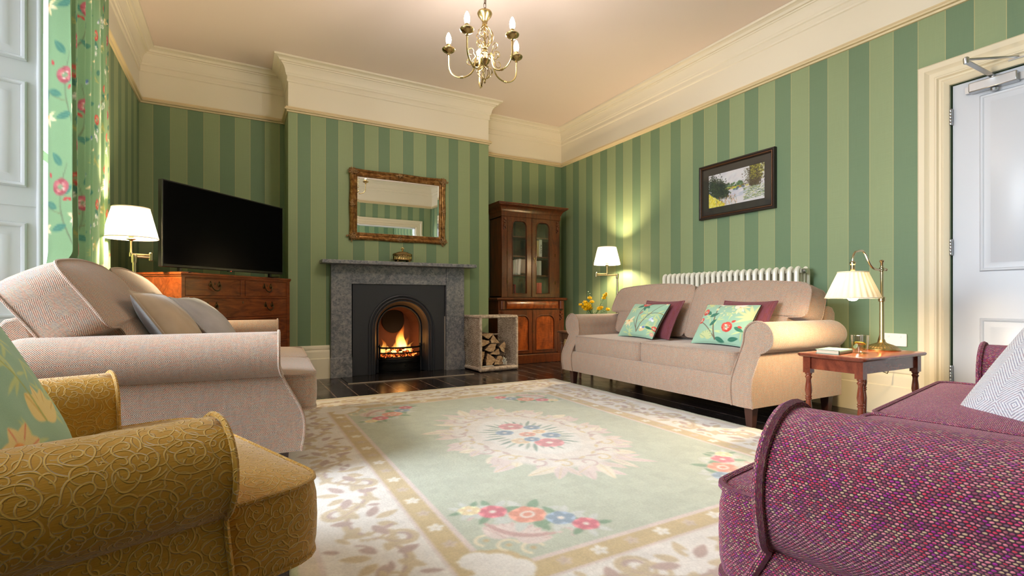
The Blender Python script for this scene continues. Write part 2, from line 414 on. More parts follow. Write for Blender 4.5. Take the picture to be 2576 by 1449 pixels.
def m_gilt():
    t = NT('aged gilt'); nz = t.noise(t.obj(), 30, 5); f = t.noise(t.obj(), 220, 3)
    c = t.ramp(nz, [(0.3, rgb(98, 64, 32)), (0.55, rgb(154, 110, 60)), (0.75, rgb(194, 154, 98))])
    return t.done(t.pbsdf(c, 0.36, 0.7, t.bump(f, 0.25, 0.003)))
GILT = m_gilt()
GILTO = plain('gilt ornament', rgb(158, 124, 84), 0.42, 0.6, bump=0.5, bscale=160, var=0.4)
BRONZE = plain('bronze frame', rgb(96, 66, 46), 0.36, 0.6, bump=0.2, bscale=200, var=0.3)
DKFRAME = plain('dark frame', rgb(34, 24, 20), 0.4)
MOUNT = plain('dark mount board', rgb(42, 40, 38), 0.5)
MIRROR = plain('mirror silver', (0.93, 0.94, 0.92, 1), 0.0, 1.0)
def m_pane(name, gl=0.08, tint=(1, 1, 1, 1)):
    t = NT(name)
    return t.done(t.n('MixShader', {0: gl, 1: t.n('BsdfTransparent', {0: tint}).outputs[0], 2: t.n('BsdfGlossy', {0: (1, 1, 1, 1), 'Roughness': 0.02}).outputs[0]}).outputs[0])
PANE = m_pane('window glass', 0.05); CASEGL = m_pane('bookcase glass', 0.07, (0.86, 0.88, 0.86, 1)); PICGL = m_pane('picture glass', 0.06)
def m_glass():
    t = NT('clear glass')
    return t.done(t.n('MixShader', {0: 0.14, 1: t.n('BsdfTransparent', {0: (0.95, 0.96, 0.94, 1)}).outputs[0], 2: t.n('BsdfGlossy', {0: (1, 1, 1, 1), 'Roughness': 0.03}).outputs[0]}).outputs[0])
GLASS = m_glass()
def m_liquid():
    t = NT('lemon drink')
    return t.done(t.n('MixShader', {0: 0.10, 1: t.n('BsdfTransparent', {0: (1.0, 0.93, 0.62, 1)}).outputs[0], 2: t.n('BsdfGlossy', {0: (1, 0.97, 0.8, 1), 'Roughness': 0.05}).outputs[0]}).outputs[0])
LIQUID = m_liquid()
LEMON = plain('lemon slice', rgb(238, 206, 60), 0.5)
def m_shade(name, col, tr=0.55):
    t = NT(name); nz = t.noise(t.obj(), 300, 2)
    c = t.mix(nz, tuple(x * 0.94 for x in col[:3]) + (1,), col)
    a = t.n('BsdfDiffuse', {0: c}).outputs[0]; b = t.n('BsdfTranslucent', {0: c}).outputs[0]
    return t.done(t.n('MixShader', {0: tr, 1: a, 2: b}).outputs[0])
SHADE = m_shade('pleated shade silk', rgb(250, 244, 232), 0.30); SHADEC = m_shade('cream pleated silk', rgb(246, 234, 206), 0.0085)
def m_emit(name, col, st):
    t = NT(name); return t.done(t.n('Emission', {0: col, 1: st}).outputs[0])
BULB = m_emit('lit candle bulb', (1, 0.89, 0.81, 1), 440.0); BULBW = m_emit('lit warm bulb', (1, 0.75, 0.44, 1), 560.0); BULBF = m_emit('lit floor lamp bulb', (1, 0.76, 0.46, 1), 1400.0)
LED = m_emit('standby light', (1, 0.08, 0.03, 1), 1.2)
def m_ember():
    t = NT('glowing coal'); nz = t.noise(t.obj(), 34, 4, 0.7)
    e = t.ramp(nz, [(0.46, (0.01, 0.002, 0, 1)), (0.54, (0.9, 0.10, 0.01, 1)), (0.64, (1, 0.36, 0.06, 1)), (0.75, (1, 0.8, 0.4, 1))])
    s = t.n('MapRange', {0: nz, 1: 0.46, 2: 0.72, 3: 0.0, 4: 3.5}).outputs[0]
    return t.done(t.pbsdf(rgb(50, 40, 36), 0.9, 0, None, Emission_Color=e, Emission_Strength=s))
EMBER = m_ember()
def m_flame(name, zlo, zhi, st):
    """glowing gas: emission only volume, white hot low down, orange towards the tip"""
    t = NT(name); p = t.obj(); z = t.sep(p)[2]
    g = t.n('MapRange', {0: z, 1: zlo, 2: zhi, 3: 0.0, 4: 1.0}).outputs[0]
    n1 = t.noise(t.map(p, (1, 1, 0.4)), 26, 3)
    g2 = t.ma('ADD', g, t.ma('MULTIPLY', t.ma('SUBTRACT', n1, 0.5), 0.5))
    c = t.ramp(g2, [(0.0, (1, 0.62, 0.2, 1)), (0.4, (1, 0.45, 0.08, 1)), (0.75, (1, 0.24, 0.02, 1)), (1.0, (0.9, 0.1, 0.01, 1))])
    s = t.ma('MULTIPLY', t.n('MapRange', {0: g2, 1: 0.0, 2: 1.0, 3: st, 4: st * 0.08}).outputs[0], t.n('MapRange', {0: n1, 1: 0.3, 2: 0.6, 3: 0.5, 4: 1.0}).outputs[0])
    return t.done(t.n('Emission', {0: c, 1: s}).outputs[0], True)

def m_wicker():
    t = NT('grey willow'); nz = t.noise(t.obj(), 40, 4); f = t.noise(t.obj(), 7, 3)
    c = t.ramp(t.ma('ADD', t.ma('MULTIPLY', nz, 0.7), t.ma('MULTIPLY', f, 0.4)), [(0.35, rgb(140, 120, 104)), (0.55, rgb(196, 178, 160)), (0.75, rgb(224, 212, 198))])
    return t.done(t.pbsdf(c, 0.6, 0, t.bump(nz, 0.3, 0.003)))
WICKER = m_wicker()
def m_log(bark):
    t = NT('split bark' if bark else 'split log end'); p = t.obj()
    if bark:
        nz = t.noise(t.map(p, (60, 8, 60)), 1.0, 5); c = t.ramp(nz, [(0.3, rgb(58, 46, 38)), (0.6, rgb(116, 96, 80)), (0.8, rgb(168, 150, 130))])
    else:
        nz = t.noise(t.map(p, (30, 30, 90)), 1.0, 5, 0.6, 0.8); big = t.noise(p, 9, 3)
        c = t.ramp(t.ma('ADD', t.ma('MULTIPLY', nz, 0.6), t.ma('MULTIPLY', big, 0.5)), [(0.36, rgb(106, 84, 66)), (0.55, rgb(176, 146, 112)), (0.75, rgb(214, 190, 158))])
    return t.done(t.pbsdf(c, 0.85, 0, t.bump(nz, 0.5, 0.006)))
BARK, LOGEND = m_log(True), m_log(False)

# ------------------------------------------------------------------ pattern canvas
class Canvas:
    """a printed or woven pattern drawn in numpy, then carried by the mesh as a colour attribute"""
    def __init__(s, w, h, n, col):   # w, h metres; n samples per metre
        s.n = n; s.W = int(w * n); s.H = int(h * n); s.a = np.empty((s.H, s.W, 3), np.float32); s.a[:] = col
    def _box(s, x, y, r):
        n = s.n
        x0, x1 = max(0, int((x - r) * n)), min(s.W, int((x + r) * n) + 2); y0, y1 = max(0, int((y - r) * n)), min(s.H, int((y + r) * n) + 2)
        if x0 >= x1 or y0 >= y1: return None
        Y, X = np.mgrid[y0:y1, x0:x1]; return (slice(y0, y1), slice(x0, x1)), X / n - x, Y / n - y
    def put(s, sl, m, col):
        m = np.clip(m, 0, 1)[..., None]; s.a[sl] = s.a[sl] * (1 - m) + np.asarray(col, np.float32) * m
    def ell(s, x, y, a, b, rot=0.0, col=(0, 0, 0), soft=None, op=1.0):
        r = s._box(x, y, max(a, b) * 1.1 + 2 / s.n)
        if r is None: return
        sl, X, Y = r; c, q = cos(rot), sin(rot); U = X * c + Y * q; V = -X * q + Y * c
        d = np.sqrt((U / a) ** 2 + (V / b) ** 2); e = soft if soft else max(0.08, 0.8 / (s.n * min(a, b)))
        s.put(sl, (1 - d) / e * op if op == 1.0 else np.clip((1 - d) / e, 0, 1) * op, col)
    def leaf(s, x, y, L, w, rot, col, vein=None):
        """pointed leaf starting at x, y"""
        cx, cy = x + cos(rot) * L / 2, y + sin(rot) * L / 2
        r = s._box(cx, cy, L * 0.6)
        if r is None: return
        sl, X, Y = r; c, q = cos(rot), sin(rot); U = (X * c + Y * q) / (L / 2); V = -X * q + Y * c
        wid = w * np.clip(1 - U ** 2, 0, 1) ** 0.8 * (1 - 0.25 * U)
        s.put(sl, (wid - np.abs(V)) * s.n * 0.9, col)
        if vein is not None: s.put(sl, np.where(np.abs(U) < 0.9, (0.06 * w + 0.5 / s.n - np.abs(V)) * s.n, 0), vein)
    def line(s, pts, w, col, op=1.0):
        """polyline with widths (scalar or per point)"""
        n = len(pts); ws = w if isinstance(w, (list, tuple)) else [w] * n
        for i in range(n - 1):
            (x0, y0), (x1, y1) = pts[i], pts[i + 1]; mw = max(ws[i], ws[i + 1])
            L = math.hypot(x1 - x0, y1 - y0)
            r = s._box((x0 + x1) / 2, (y0 + y1) / 2, L / 2 + mw + 2 / s.n)
            if r is None or L < 1e-9: continue
            sl, X, Y = r; X = X + (x0 + x1) / 2 - x0; Y = Y + (y0 + y1) / 2 - y0
            t = np.clip((X * (x1 - x0) + Y * (y1 - y0)) / L ** 2, 0, 1)
            d = np.hypot(X - t * (x1 - x0), Y - t * (y1 - y0)); wd = ws[i] + (ws[i + 1] - ws[i]) * t
            s.put(sl, np.clip((wd / 2 - d) * s.n + 0.5, 0, 1) * op, col)
    def rect(s, x0, x1, y0, y1, col):
        n = s.n; s.a[max(0, int(y0 * n)):max(0, int(y1 * n)), max(0, int(x0 * n)):max(0, int(x1 * n))] = col
    def sample(s, x, y):
        """bilinear colour (linear light) at arrays of metres"""
        fx = np.clip(np.asarray(x) * s.n - 0.5, 0, s.W - 1.001); fy = np.clip(np.asarray(y) * s.n - 0.5, 0, s.H - 1.001)
        i, j = fx.astype(int), fy.astype(int); u, v = (fx - i)[..., None], (fy - j)[..., None]
        i1, j1 = np.minimum(i + 1, s.W - 1), np.minimum(j + 1, s.H - 1)
        c = (s.a[j, i] * (1 - u) + s.a[j, i1] * u) * (1 - v) + (s.a[j1, i] * (1 - u) + s.a[j1, i1] * u) * v
        return lin(c)
def bez(p0, p1, p2, n=14):
    return [((1 - t) ** 2 * p0[0] + 2 * t * (1 - t) * p1[0] + t * t * p2[0], (1 - t) ** 2 * p0[1] + 2 * t * (1 - t) * p1[1] + t * t * p2[1]) for t in [k / n for k in range(n + 1)]]
CR, CO, PK, WH, YE, GL, GD, BR, BLU = (196, 62, 52), (226, 118, 90), (226, 160, 150), (246, 240, 228), (236, 204, 118), (98, 152, 116), (44, 112, 92), (112, 98, 80), (120, 146, 196)
def peony(c, x, y, r, rd, base=CR, mid=CO, lite=(248, 214, 200)):
    for k in range(9):
        a = k * 2.4 + rd.random(); q = r * (0.62 + 0.2 * rd.random())
        c.ell(x + cos(a) * r * 0.55, y + sin(a) * r * 0.55, q * 0.62, q * 0.42, a + 1.57, base if k % 2 else tuple(min(255, b + 22) for b in base))
    for k in range(8):
        a = k * 0.8 + rd.random(); q = r * 0.5
        c.ell(x + cos(a) * r * 0.4, y + sin(a) * r * 0.36, q * 0.5, q * 0.26, a + 1.2, mid if k % 2 else lite)
    for k in range(6): c.ell(x + (rd.random() - 0.5) * r * 0.7, y + (rd.random() - 0.5) * r * 0.6, r * 0.16, r * 0.08, rd.random() * 3, lite if k % 2 else base)
def lily(c, x, y, r, rot, rd, outer=WH, inner=YE):
    for k in range(6):
        a = rot + (k - 2.5) * 0.75
        c.leaf(x, y, r * (0.8 + 0.3 * rd.random()), r * 0.17, a, outer if k % 2 else (250, 228, 180), inner)
    c.ell(x, y, r * 0.16, r * 0.13, 0, (222, 160, 70))
def daisy(c, x, y, r, col, ctr=(240, 220, 150)):
    for k in range(5): c.ell(x + cos(k * 1.257) * r * 0.6, y + sin(k * 1.257) * r * 0.6, r * 0.5, r * 0.38, k * 1.257, col)
    c.ell(x, y, r * 0.28, r * 0.28, 0, ctr)
# ------------------------------------------------------------------ camera
cam = bpy.data.cameras.new('camera'); cam.sensor_fit = 'HORIZONTAL'; cam.sensor_width = 36.0
cam.lens = 1252.0 / 2576.0 * 36.0; cam.shift_y = 30.5 / 2576.0; cam.clip_start = 0.02
co = bpy.data.objects.new('camera', cam); COL.objects.link(co)
co.location = (0, 0, 0.78); co.rotation_euler = (PI / 2, 0, rad(-28.8)); scene.camera = co

# ------------------------------------------------------------------ room shell
XL, XR, YB, YC, YF, H = -0.80, 3.884, 5.66, 5.25, -0.46, 3.10
CX0, CX1 = 0.421, 2.572          # chimney breast
YN = -3.6                        # far end of the adjoining room
WP_C = m_wallpaper('striped paper chimney', 0.886); WP_L = m_wallpaper('striped paper alcove left', -0.563, 0.2668, 0.1334)
WP_A = m_wallpaper('striped paper alcove right', 2.863, 0.258, 0.130); WP_R = m_wallpaper('striped paper right', 1.707, 0.2834, 0.145)
WP_W = m_wallpaper('striped paper window side', 4.35); WP_F = m_wallpaper('striped paper far side', 0.05)

def st(mb, name, mat, **k):
    o = mb.build(name, mat, **k); o['kind'] = 'structure'; return o
def face_wall(name, mat, quads_, thick, nrm):
    """wall faces given as (u0,u1,z0,z1) cells in a plane; the paper side keeps uv = metres"""
    mb = MB()
    for (axis, pos, u0, u1, z0, z1) in quads_:
        P = []
        for (u, z) in ((u0, z0), (u1, z0), (u1, z1), (u0, z1)):
            P.append((u, pos, z) if axis == 'y' else (pos, u, z))
        B = [(p[0] + nrm[0] * thick, p[1] + nrm[1] * thick, p[2]) for p in P]
        uv = [(u0, z0), (u1, z0), (u1, z1), (u0, z1)]
        mb.add(P + B, [(0, 1, 2, 3), (4, 7, 6, 5), (0, 4, 5, 1), (1, 5, 6, 2), (2, 6, 7, 3), (3, 7, 4, 0)], uv + uv)
    return st(mb, name, mat, ang=0, normals=False)

mb = MB(); mb.add([(-1.7, YN, 0), (XR, YN, 0), (XR, YB, 0), (-1.7, YB, 0), (-1.7, YN, -0.1), (XR, YN, -0.1), (XR, YB, -0.1), (-1.7, YB, -0.1)],
                  [(0, 1, 2, 3), (4, 7, 6, 5), (0, 4, 5, 1), (1, 5, 6, 2), (2, 6, 7, 3), (3, 7, 4, 0)], [(-1.7, YN), (XR, YN), (XR, YB), (-1.7, YB)] * 2)
st(mb, 'floor', FLOORM, ang=0, normals=False)
mb = MB(); mb.box(-1.7, XR + 0.1, YN, YB + 0.1, H, H + 0.1); st(mb, 'ceiling', CEIL, ang=0)
RAIL = 2.61
# papered walls up to the rail, painted frieze above it
face_wall('wall_back', WP_L, [('y', YB, XL, CX0, 0, RAIL)], 0.1, (0, 1))
face_wall('wall_alcove', WP_A, [('y', YB, CX1, XR, 0, RAIL)], 0.1, (0, 1))
face_wall('wall_chimney', WP_C, [('y', YC, CX0, 1.0, 0, RAIL), ('y', YC, 2.02, CX1, 0, RAIL), ('y', YC, 1.0, 2.02, 0.95, RAIL)], 0.06, (0, 1))
face_wall('wall_chimney_left', WP_C, [('x', CX0, YC + 0.06, YB, 0, RAIL)], 0.06, (1, 0))
face_wall('wall_chimney_right', WP_C, [('x', CX1, YC + 0.06, YB, 0, RAIL)], 0.06, (-1, 0))
DY0, DY1, DZ = 0.50, 1.40, 2.115     # door opening in the right wall
face_wall('wall_right', WP_R, [('x', XR, DY1, YB, 0, RAIL), ('x', XR, YN, DY0, 0, RAIL), ('x', XR, DY0, DY1, DZ, RAIL)], 0.1, (1, 0))
W2A, W2B, W2Z0, W2Z1 = 3.09, 4.10, 0.45, 2.58   # added window behind the curtain, for the bright strip at its edge
BAY0, BAY1 = 0.10, 3.05                          # bay opening in the left wall
face_wall('wall_left', WP_W, [('x', XL, W2B, YB, 0, RAIL), ('x', XL, W2A, W2B, 0, W2Z0), ('x', XL, W2A, W2B, W2Z1, RAIL), ('x', XL, BAY1 + 0.004, W2A, 0, RAIL), ('x', XL, YN, -2.8, 0, RAIL), ('x', XL, -1.4, BAY0, 0, RAIL), ('x', XL, -2.8, -1.4, 0, 0.5), ('x', XL, -2.8, -1.4, 2.4, RAIL)], 0.18, (-1, 0))
OX0, OX1, OZ = 1.25, 3.50, 2.14     # wide opening behind the camera
face_wall('wall_front', WP_F, [('y', YF, XL, OX0, 0, RAIL), ('y', YF, OX1, XR, 0, RAIL), ('y', YF, OX0, OX1, OZ, RAIL)], 0.14, (0, -1))
face_wall('wall_beyond', WP_F, [('y', YN, -1.7, XR, 0, RAIL)], 0.1, (0, -1))
mb = MB(); T = 0.06
mb.box(XL - 0.18, CX0 + 0.02, YB, YB + 0.1, RAIL, H); mb.box(CX1 - 0.02, XR + 0.1, YB, YB + 0.1, RAIL, H)
mb.box(CX0, CX1, YC, YC + T, RAIL, H); mb.box(CX0, CX0 + T, YC + T, YB, RAIL, H); mb.box(CX1 - T, CX1, YC + T, YB, RAIL, H)
mb.box(XR, XR + 0.1, YN, YB, RAIL, H); mb.box(XL - 0.18, XL, YN, YB, RAIL, H)
mb.box(XL, XR, YF - 0.14, YF, RAIL, H); mb.box(-1.7, XR, YN - 0.1, YN, RAIL, H)
st(mb, 'wall_frieze', CREAMW, ang=0)
# bay: soffit, outer window wall, near return; the far return carries panelled shutters
mb = MB(); mb.box(-1.68, XL - 0.18, BAY0 - 0.1, BAY1 + 0.15, 2.62, 2.72); st(mb, 'wall_bay_soffit', WHITE, ang=0)
mb = MB()
mb.box(-1.60, -1.50, BAY0 - 0.1, 0.16, 0, 2.62); mb.box(-1.60, -1.50, 1.0, 1.25, 0, 2.62); mb.box(-1.60, -1.50, 0.16, 1.0, 0, 0.45); mb.box(-1.60, -1.50, 0.16, 1.0, 2.52, 2.62); mb.box(-1.60, -1.50, 2.72, BAY1 + 0.1, 0, 2.62); mb.box(-1.60, -1.50, 1.25, 2.72, 0, 0.45); mb.box(-1.60, -1.50, 1.25, 2.72, 2.52, 2.62)
mb.box(-1.5, XL - 0.18, BAY0 - 0.1, BAY0, 0, 2.62)
st(mb, 'wall_bay', WHITE, ang=0)
def sash(name, x, y0, y1, z0, z1, cols, mull=()):
    f = MB(); w = 0.05
    f.box(x - 0.03, x + 0.03, y0, y0 + w, z0, z1); f.box(x - 0.03, x + 0.03, y1 - w, y1, z0, z1)
    f.box(x - 0.03, x + 0.03, y0, y1, z0, z0 + w); f.box(x - 0.03, x + 0.03, y0, y1, z1 - w, z1)
    zm = (z0 + z1) / 2; f.box(x - 0.035, x + 0.035, y0, y1, zm - 0.025, zm + 0.025)
    for k in range(1, cols): yy = y0 + (y1 - y0) * k / cols; f.box(x - 0.015, x + 0.015, yy - 0.012, yy + 0.012, z0, z1)
    for yy in mull: f.box(x - 0.04, x + 0.04, yy - 0.06, yy + 0.06, z0, z1)
    o = st(f, name, WHITE, ang=0, bev=0.004)
    g = MB(); g.add([(x, y0 + w, z0 + w), (x, y1 - w, z0 + w), (x, y1 - w, z1 - w), (x, y0 + w, z1 - w)], [(0, 1, 2, 3)])
    g.build('pane', PANE, o, ang=0, normals=False); return o
sash('window_1', -1.55, 1.25, 2.72, 0.45, 2.52, 2); sash('window_4', -1.55, 0.16, 1.0, 0.45, 2.52, 2); sash('window_added', XL - 0.10, W2A, W2B, W2Z0, W2Z1, 2)  # the last of these is added, to show bright sky beside the curtain
sash('window_3', XL - 0.10, -2.8, -1.4, 0.5, 2.4, 3)
# panelled shutter on the far return of the bay (splayed)
e = Vector((-0.96, -0.28, 0)).normalized(); nn = Vector((-e.y, e.x, 0)) * 1.0
if nn.y > 0: nn = -nn
M = Matrix(((e.x, nn.x, 0, XL), (e.y, nn.y, 0, BAY1), (e.z, nn.z, 1, 0), (0, 0, 0, 1)))   # local x = along panel outward, y = towards the room, z up
mb = MB(); mb.box(0, 0.74, -0.06, 0.0, 0, 2.62, M=M)
def raised(mb, x0, x1, z0, z1, M, d=0.016, w=0.022):
    """panel sunk behind a quarter-round moulding"""
    ring = lambda i, dep: [(x0 + i, dep, z0 + i), (x1 - i, dep, z0 + i), (x1 - i, dep, z1 - i), (x0 + i, dep, z1 - i)]
    prof = [(0, 0.001), (0.002, d * 0.6), (w * 0.35, d), (w * 0.7, d * 0.75), (w, d * 0.1), (w * 1.02, 0.0025), (w * 2.4, 0.0025), (w * 2.7, 0.006)]
    rings = [ring(a, b) for a, b in prof]
    mb.grid([r for r in rings], None, False, True, 0, M); mb.add(rings[-1], [(0, 1, 2, 3)], None, 0, M)
for x0, x1 in ((0.042, 0.185), (0.245, 0.40), (0.46, 0.62)):
    for z0, z1 in ((0.12, 0.72), (0.80, 1.13), (1.29, 1.77), (1.86, 2.52)): raised(mb, x0, x1, z0, z1, M)
for xx in (0.215, 0.43): mb.box(xx - 0.003, xx + 0.003, 0, 0.004, 0.05, 2.6, M=M)
mb.tube([M @ Vector((0.0, 0.0, z)) for z in (0, 2.62)], 0.012, 10); mb.box(0, 0.22, 0, 0.004, 1.205, 1.212, M=M)
st(mb, 'window_shutter_panels', WHITE, ang=40)
# cornice, picture rail, skirting run round the room
RUN = [(XR, YN + 0.0), (XR, YB), (CX1, YB), (CX1, YC), (CX0, YC), (CX0, YB), (XL, YB), (XL, YF), (XR, YF)]
PATH = [(XR, YF), (XR, YB), (CX1, YB), (CX1, YC), (CX0, YC), (CX0, YB), (XL, YB), (XL, YF)]
CORN = [(0, 2.885), (0.010, 2.892), (0.013, 2.905), (0.010, 2.918), (0.010, 2.940), (0.020, 2.948), (0.022, 2.962), (0.026, 2.968), (0.030, 2.995), (0.040, 3.020), (0.056, 3.040), (0.064, 3.042), (0.066, 3.052), (0.082, 3.054), (0.092, 3.070), (0.112, 3.080), (0.126, 3.082), (0.128, 3.099)]
mb = MB(); mb.sweep(CORN, PATH, True); st(mb, 'trim_1', CREAMW, ang=25)
PR = [(0, 2.598), (0.012, 2.600), (0.016, 2.612), (0.030, 2.616), (0.034, 2.626), (0.028, 2.634), (0.022, 2.638), (0.020, 2.648), (0.0, 2.652)]
mb = MB(); mb.sweep(PR, PATH, True); st(mb, 'trim_2', TRIMC, ang=25)
SK = [(0, 0.33), (0.006, 0.33), (0.010, 0.318), (0.016, 0.312), (0.018, 0.296), (0.013, 0.286), (0.022, 0.272), (0.024, 0.262), (0.024, 0.205), (0.030, 0.198), (0.032, 0.0)]
mb = MB(); mb.sweep(SK, [(XR, 1.575), (XR, YB), (CX1, YB), (CX1, YC), (2.24, YC)]); st(mb, 'baseboard_right', CREAM, ang=25)
mb = MB(); mb.sweep(SK, [(0.80, YC), (CX0, YC), (CX0, YB), (XL, YB), (XL, BAY1 + 0.02)]); st(mb, 'baseboard_left', CREAMW, ang=25)
mb = MB(); mb.sweep(SK, [(XL, BAY0), (XL, YF), (OX0 - 0.15, YF)]); st(mb, 'baseboard_front', CREAM, ang=25)
# architraves
ARCH = [(0.0, 0.0), (0.0, 0.016), (0.012, 0.026), (0.022, 0.030), (0.034, 0.026), (0.040, 0.018), (0.052, 0.018), (0.060, 0.030), (0.068, 0.030), (0.074, 0.020), (0.100, 0.020), (0.112, 0.026), (0.122, 0.034), (0.152, 0.036), (0.160, 0.028), (0.160, 0.0)]
def architrave(name, mat, O, ax, up_z, w0, w1, out):
    """frame moulding round an opening: w0..w1 along ax, from the floor to up_z"""
    mb = MB(); rows = []
    for d, h in ARCH:
        rows.append([(w0 - d, 0, h), (w0 - d, up_z + d, h), (w1 + d, up_z + d, h), (w1 + d, 0, h)])
    P = [[tuple(Vector(O) + Vector(ax) * a + Vector((0, 0, b)) + Vector(out) * c) for a, b, c in r] for r in rows]
    mb.grid(P); return st(mb, name, mat, ang=20)
architrave('trim_3', CREAM, (XR, 0, 0), (0, 1, 0), DZ, DY0, DY1, (-1, 0, 0))
architrave('trim_4', CREAM, (0, YF, 0), (1, 0, 0), OZ, OX0, OX1, (0, 1, 0))
mb = MB(); mb.box(OX0 - 0.01, OX0 + 0.02, YF - 0.15, YF + 0.005, 0, OZ); mb.box(OX1 - 0.02, OX1 + 0.01, YF - 0.15, YF + 0.005, 0, OZ); mb.box(OX0, OX1, YF - 0.15, YF + 0.005, OZ - 0.02, OZ + 0.01)
st(mb, 'trim_5', WHITE, ang=0)
# door with six panels, hinges and closer (hinge side at larger Y)
D = MB(); DX = XR + 0.012
D.box(DX, DX + 0.044, DY0 + 0.004, DY1 - 0.008, 0.008, DZ - 0.006)
MD = Matrix(((0, -1, 0, DX), (-1, 0, 0, DY1 - 0.008), (0, 0, 1, 0), (0, 0, 0, 1)))   # local x from the hinge edge, y into the room
for x0, x1 in ((0.128, 0.415), (0.495, 0.775)):
    for z0, z1 in ((0.951, 2.004), (0.20, 0.673)): raised(D, x0, x1, z0, z1, MD, 0.010, 0.020)
door = st(D, 'door_1', DOORP, ang=40)
for z in (1.916, 1.108, 0.324):
    h = MB(); h.box(XR - 0.006, XR + 0.02, DY1 - 0.010, DY1 - 0.004, z - 0.05, z + 0.05)
    for k in range(5): h.lathe([(0.0065, -0.0095), (0.0075, -0.008), (0.0075, 0.008), (0.0065, 0.0095)], 10, Matrix.Translation((XR - 0.008, DY1 - 0.004, z - 0.04 + k * 0.02)))
    h.build('hinge', STEEL, door, label='steel hinge')
c = MB(); c.box(XR - 0.048, XR + 0.012, 1.085, 1.298, 2.022, 2.078); cl = c.build('door_closer', STEEL, door, bev=0.005, label='silver door closer')
c = MB(); c.box(XR - 0.012, XR + 0.012, 1.298, 1.325, 2.03, 2.07); c.box(XR - 0.012, XR + 0.012, 1.055, 1.085, 2.03, 2.07)
c.lathe([(0, -0.02), (0.016, -0.018), (0.02, -0.006), (0.012, 0.0)], 14, Matrix.Translation((XR - 0.02, 1.19, 2.022))); c.build('end_cap', STEEL, cl)
c = MB()
a, b, d = Vector((XR - 0.028, 1.19, 2.085)), Vector((XR - 0.26, 1.235, 2.135)), Vector((XR - 0.03, 1.085, 2.155))
for p, q, w in ((a, b, 0.013), (b + Vector((0, 0, 0.012)), d, 0.008)):
    t = (q - p).normalized(); s_ = Vector((-t.y, t.x, 0)).normalized() * w; u_ = Vector((0, 0, 0.0035))
    c.add([p - s_ - u_, p + s_ - u_, q + s_ - u_, q - s_ - u_, p - s_ + u_, p + s_ + u_, q + s_ + u_, q - s_ + u_], [(0, 1, 2, 3), (4, 7, 6, 5), (0, 4, 5, 1), (1, 5, 6, 2), (2, 6, 7, 3), (3, 7, 4, 0)])
c.lathe([(0.012, -0.012), (0.014, 0.0), (0.014, 0.02), (0.008, 0.026)], 12, Matrix.Translation(b)); c.lathe([(0.013, -0.012), (0.013, 0.006)], 12, Matrix.Translation(a))
c.box(XR - 0.034, XR - 0.018, 1.045, 1.125, 2.143, 2.150); c.build('closer_arm', STEEL, cl)
mb = MB(); mb.box(XR + 0.06, XR + 0.10, DY0 - 0.01, DY1 + 0.01, 0, DZ + 0.01); st(mb, 'door_light_block', CREAM, ang=0)  # unseen slab added behind the door, keeps sky from leaking through its gaps
# double socket low on the right wall
s_ = thing('wall_socket', 'white double wall socket behind the brass table lamp', 'socket', (XR, 1.70, 0.50))
m_ = MB(); m_.box(-0.012, 0.0, -0.073, 0.073, -0.03, 0.056); m_.build('faceplate', SOCK, s_, bev=0.004)
for yy in (-0.035, 0.035):
    m_ = MB(); m_.box(-0.016, -0.011, yy - 0.008, yy + 0.008, 0.028, 0.044); m_.build('switch', SOCK, s_, bev=0.002)
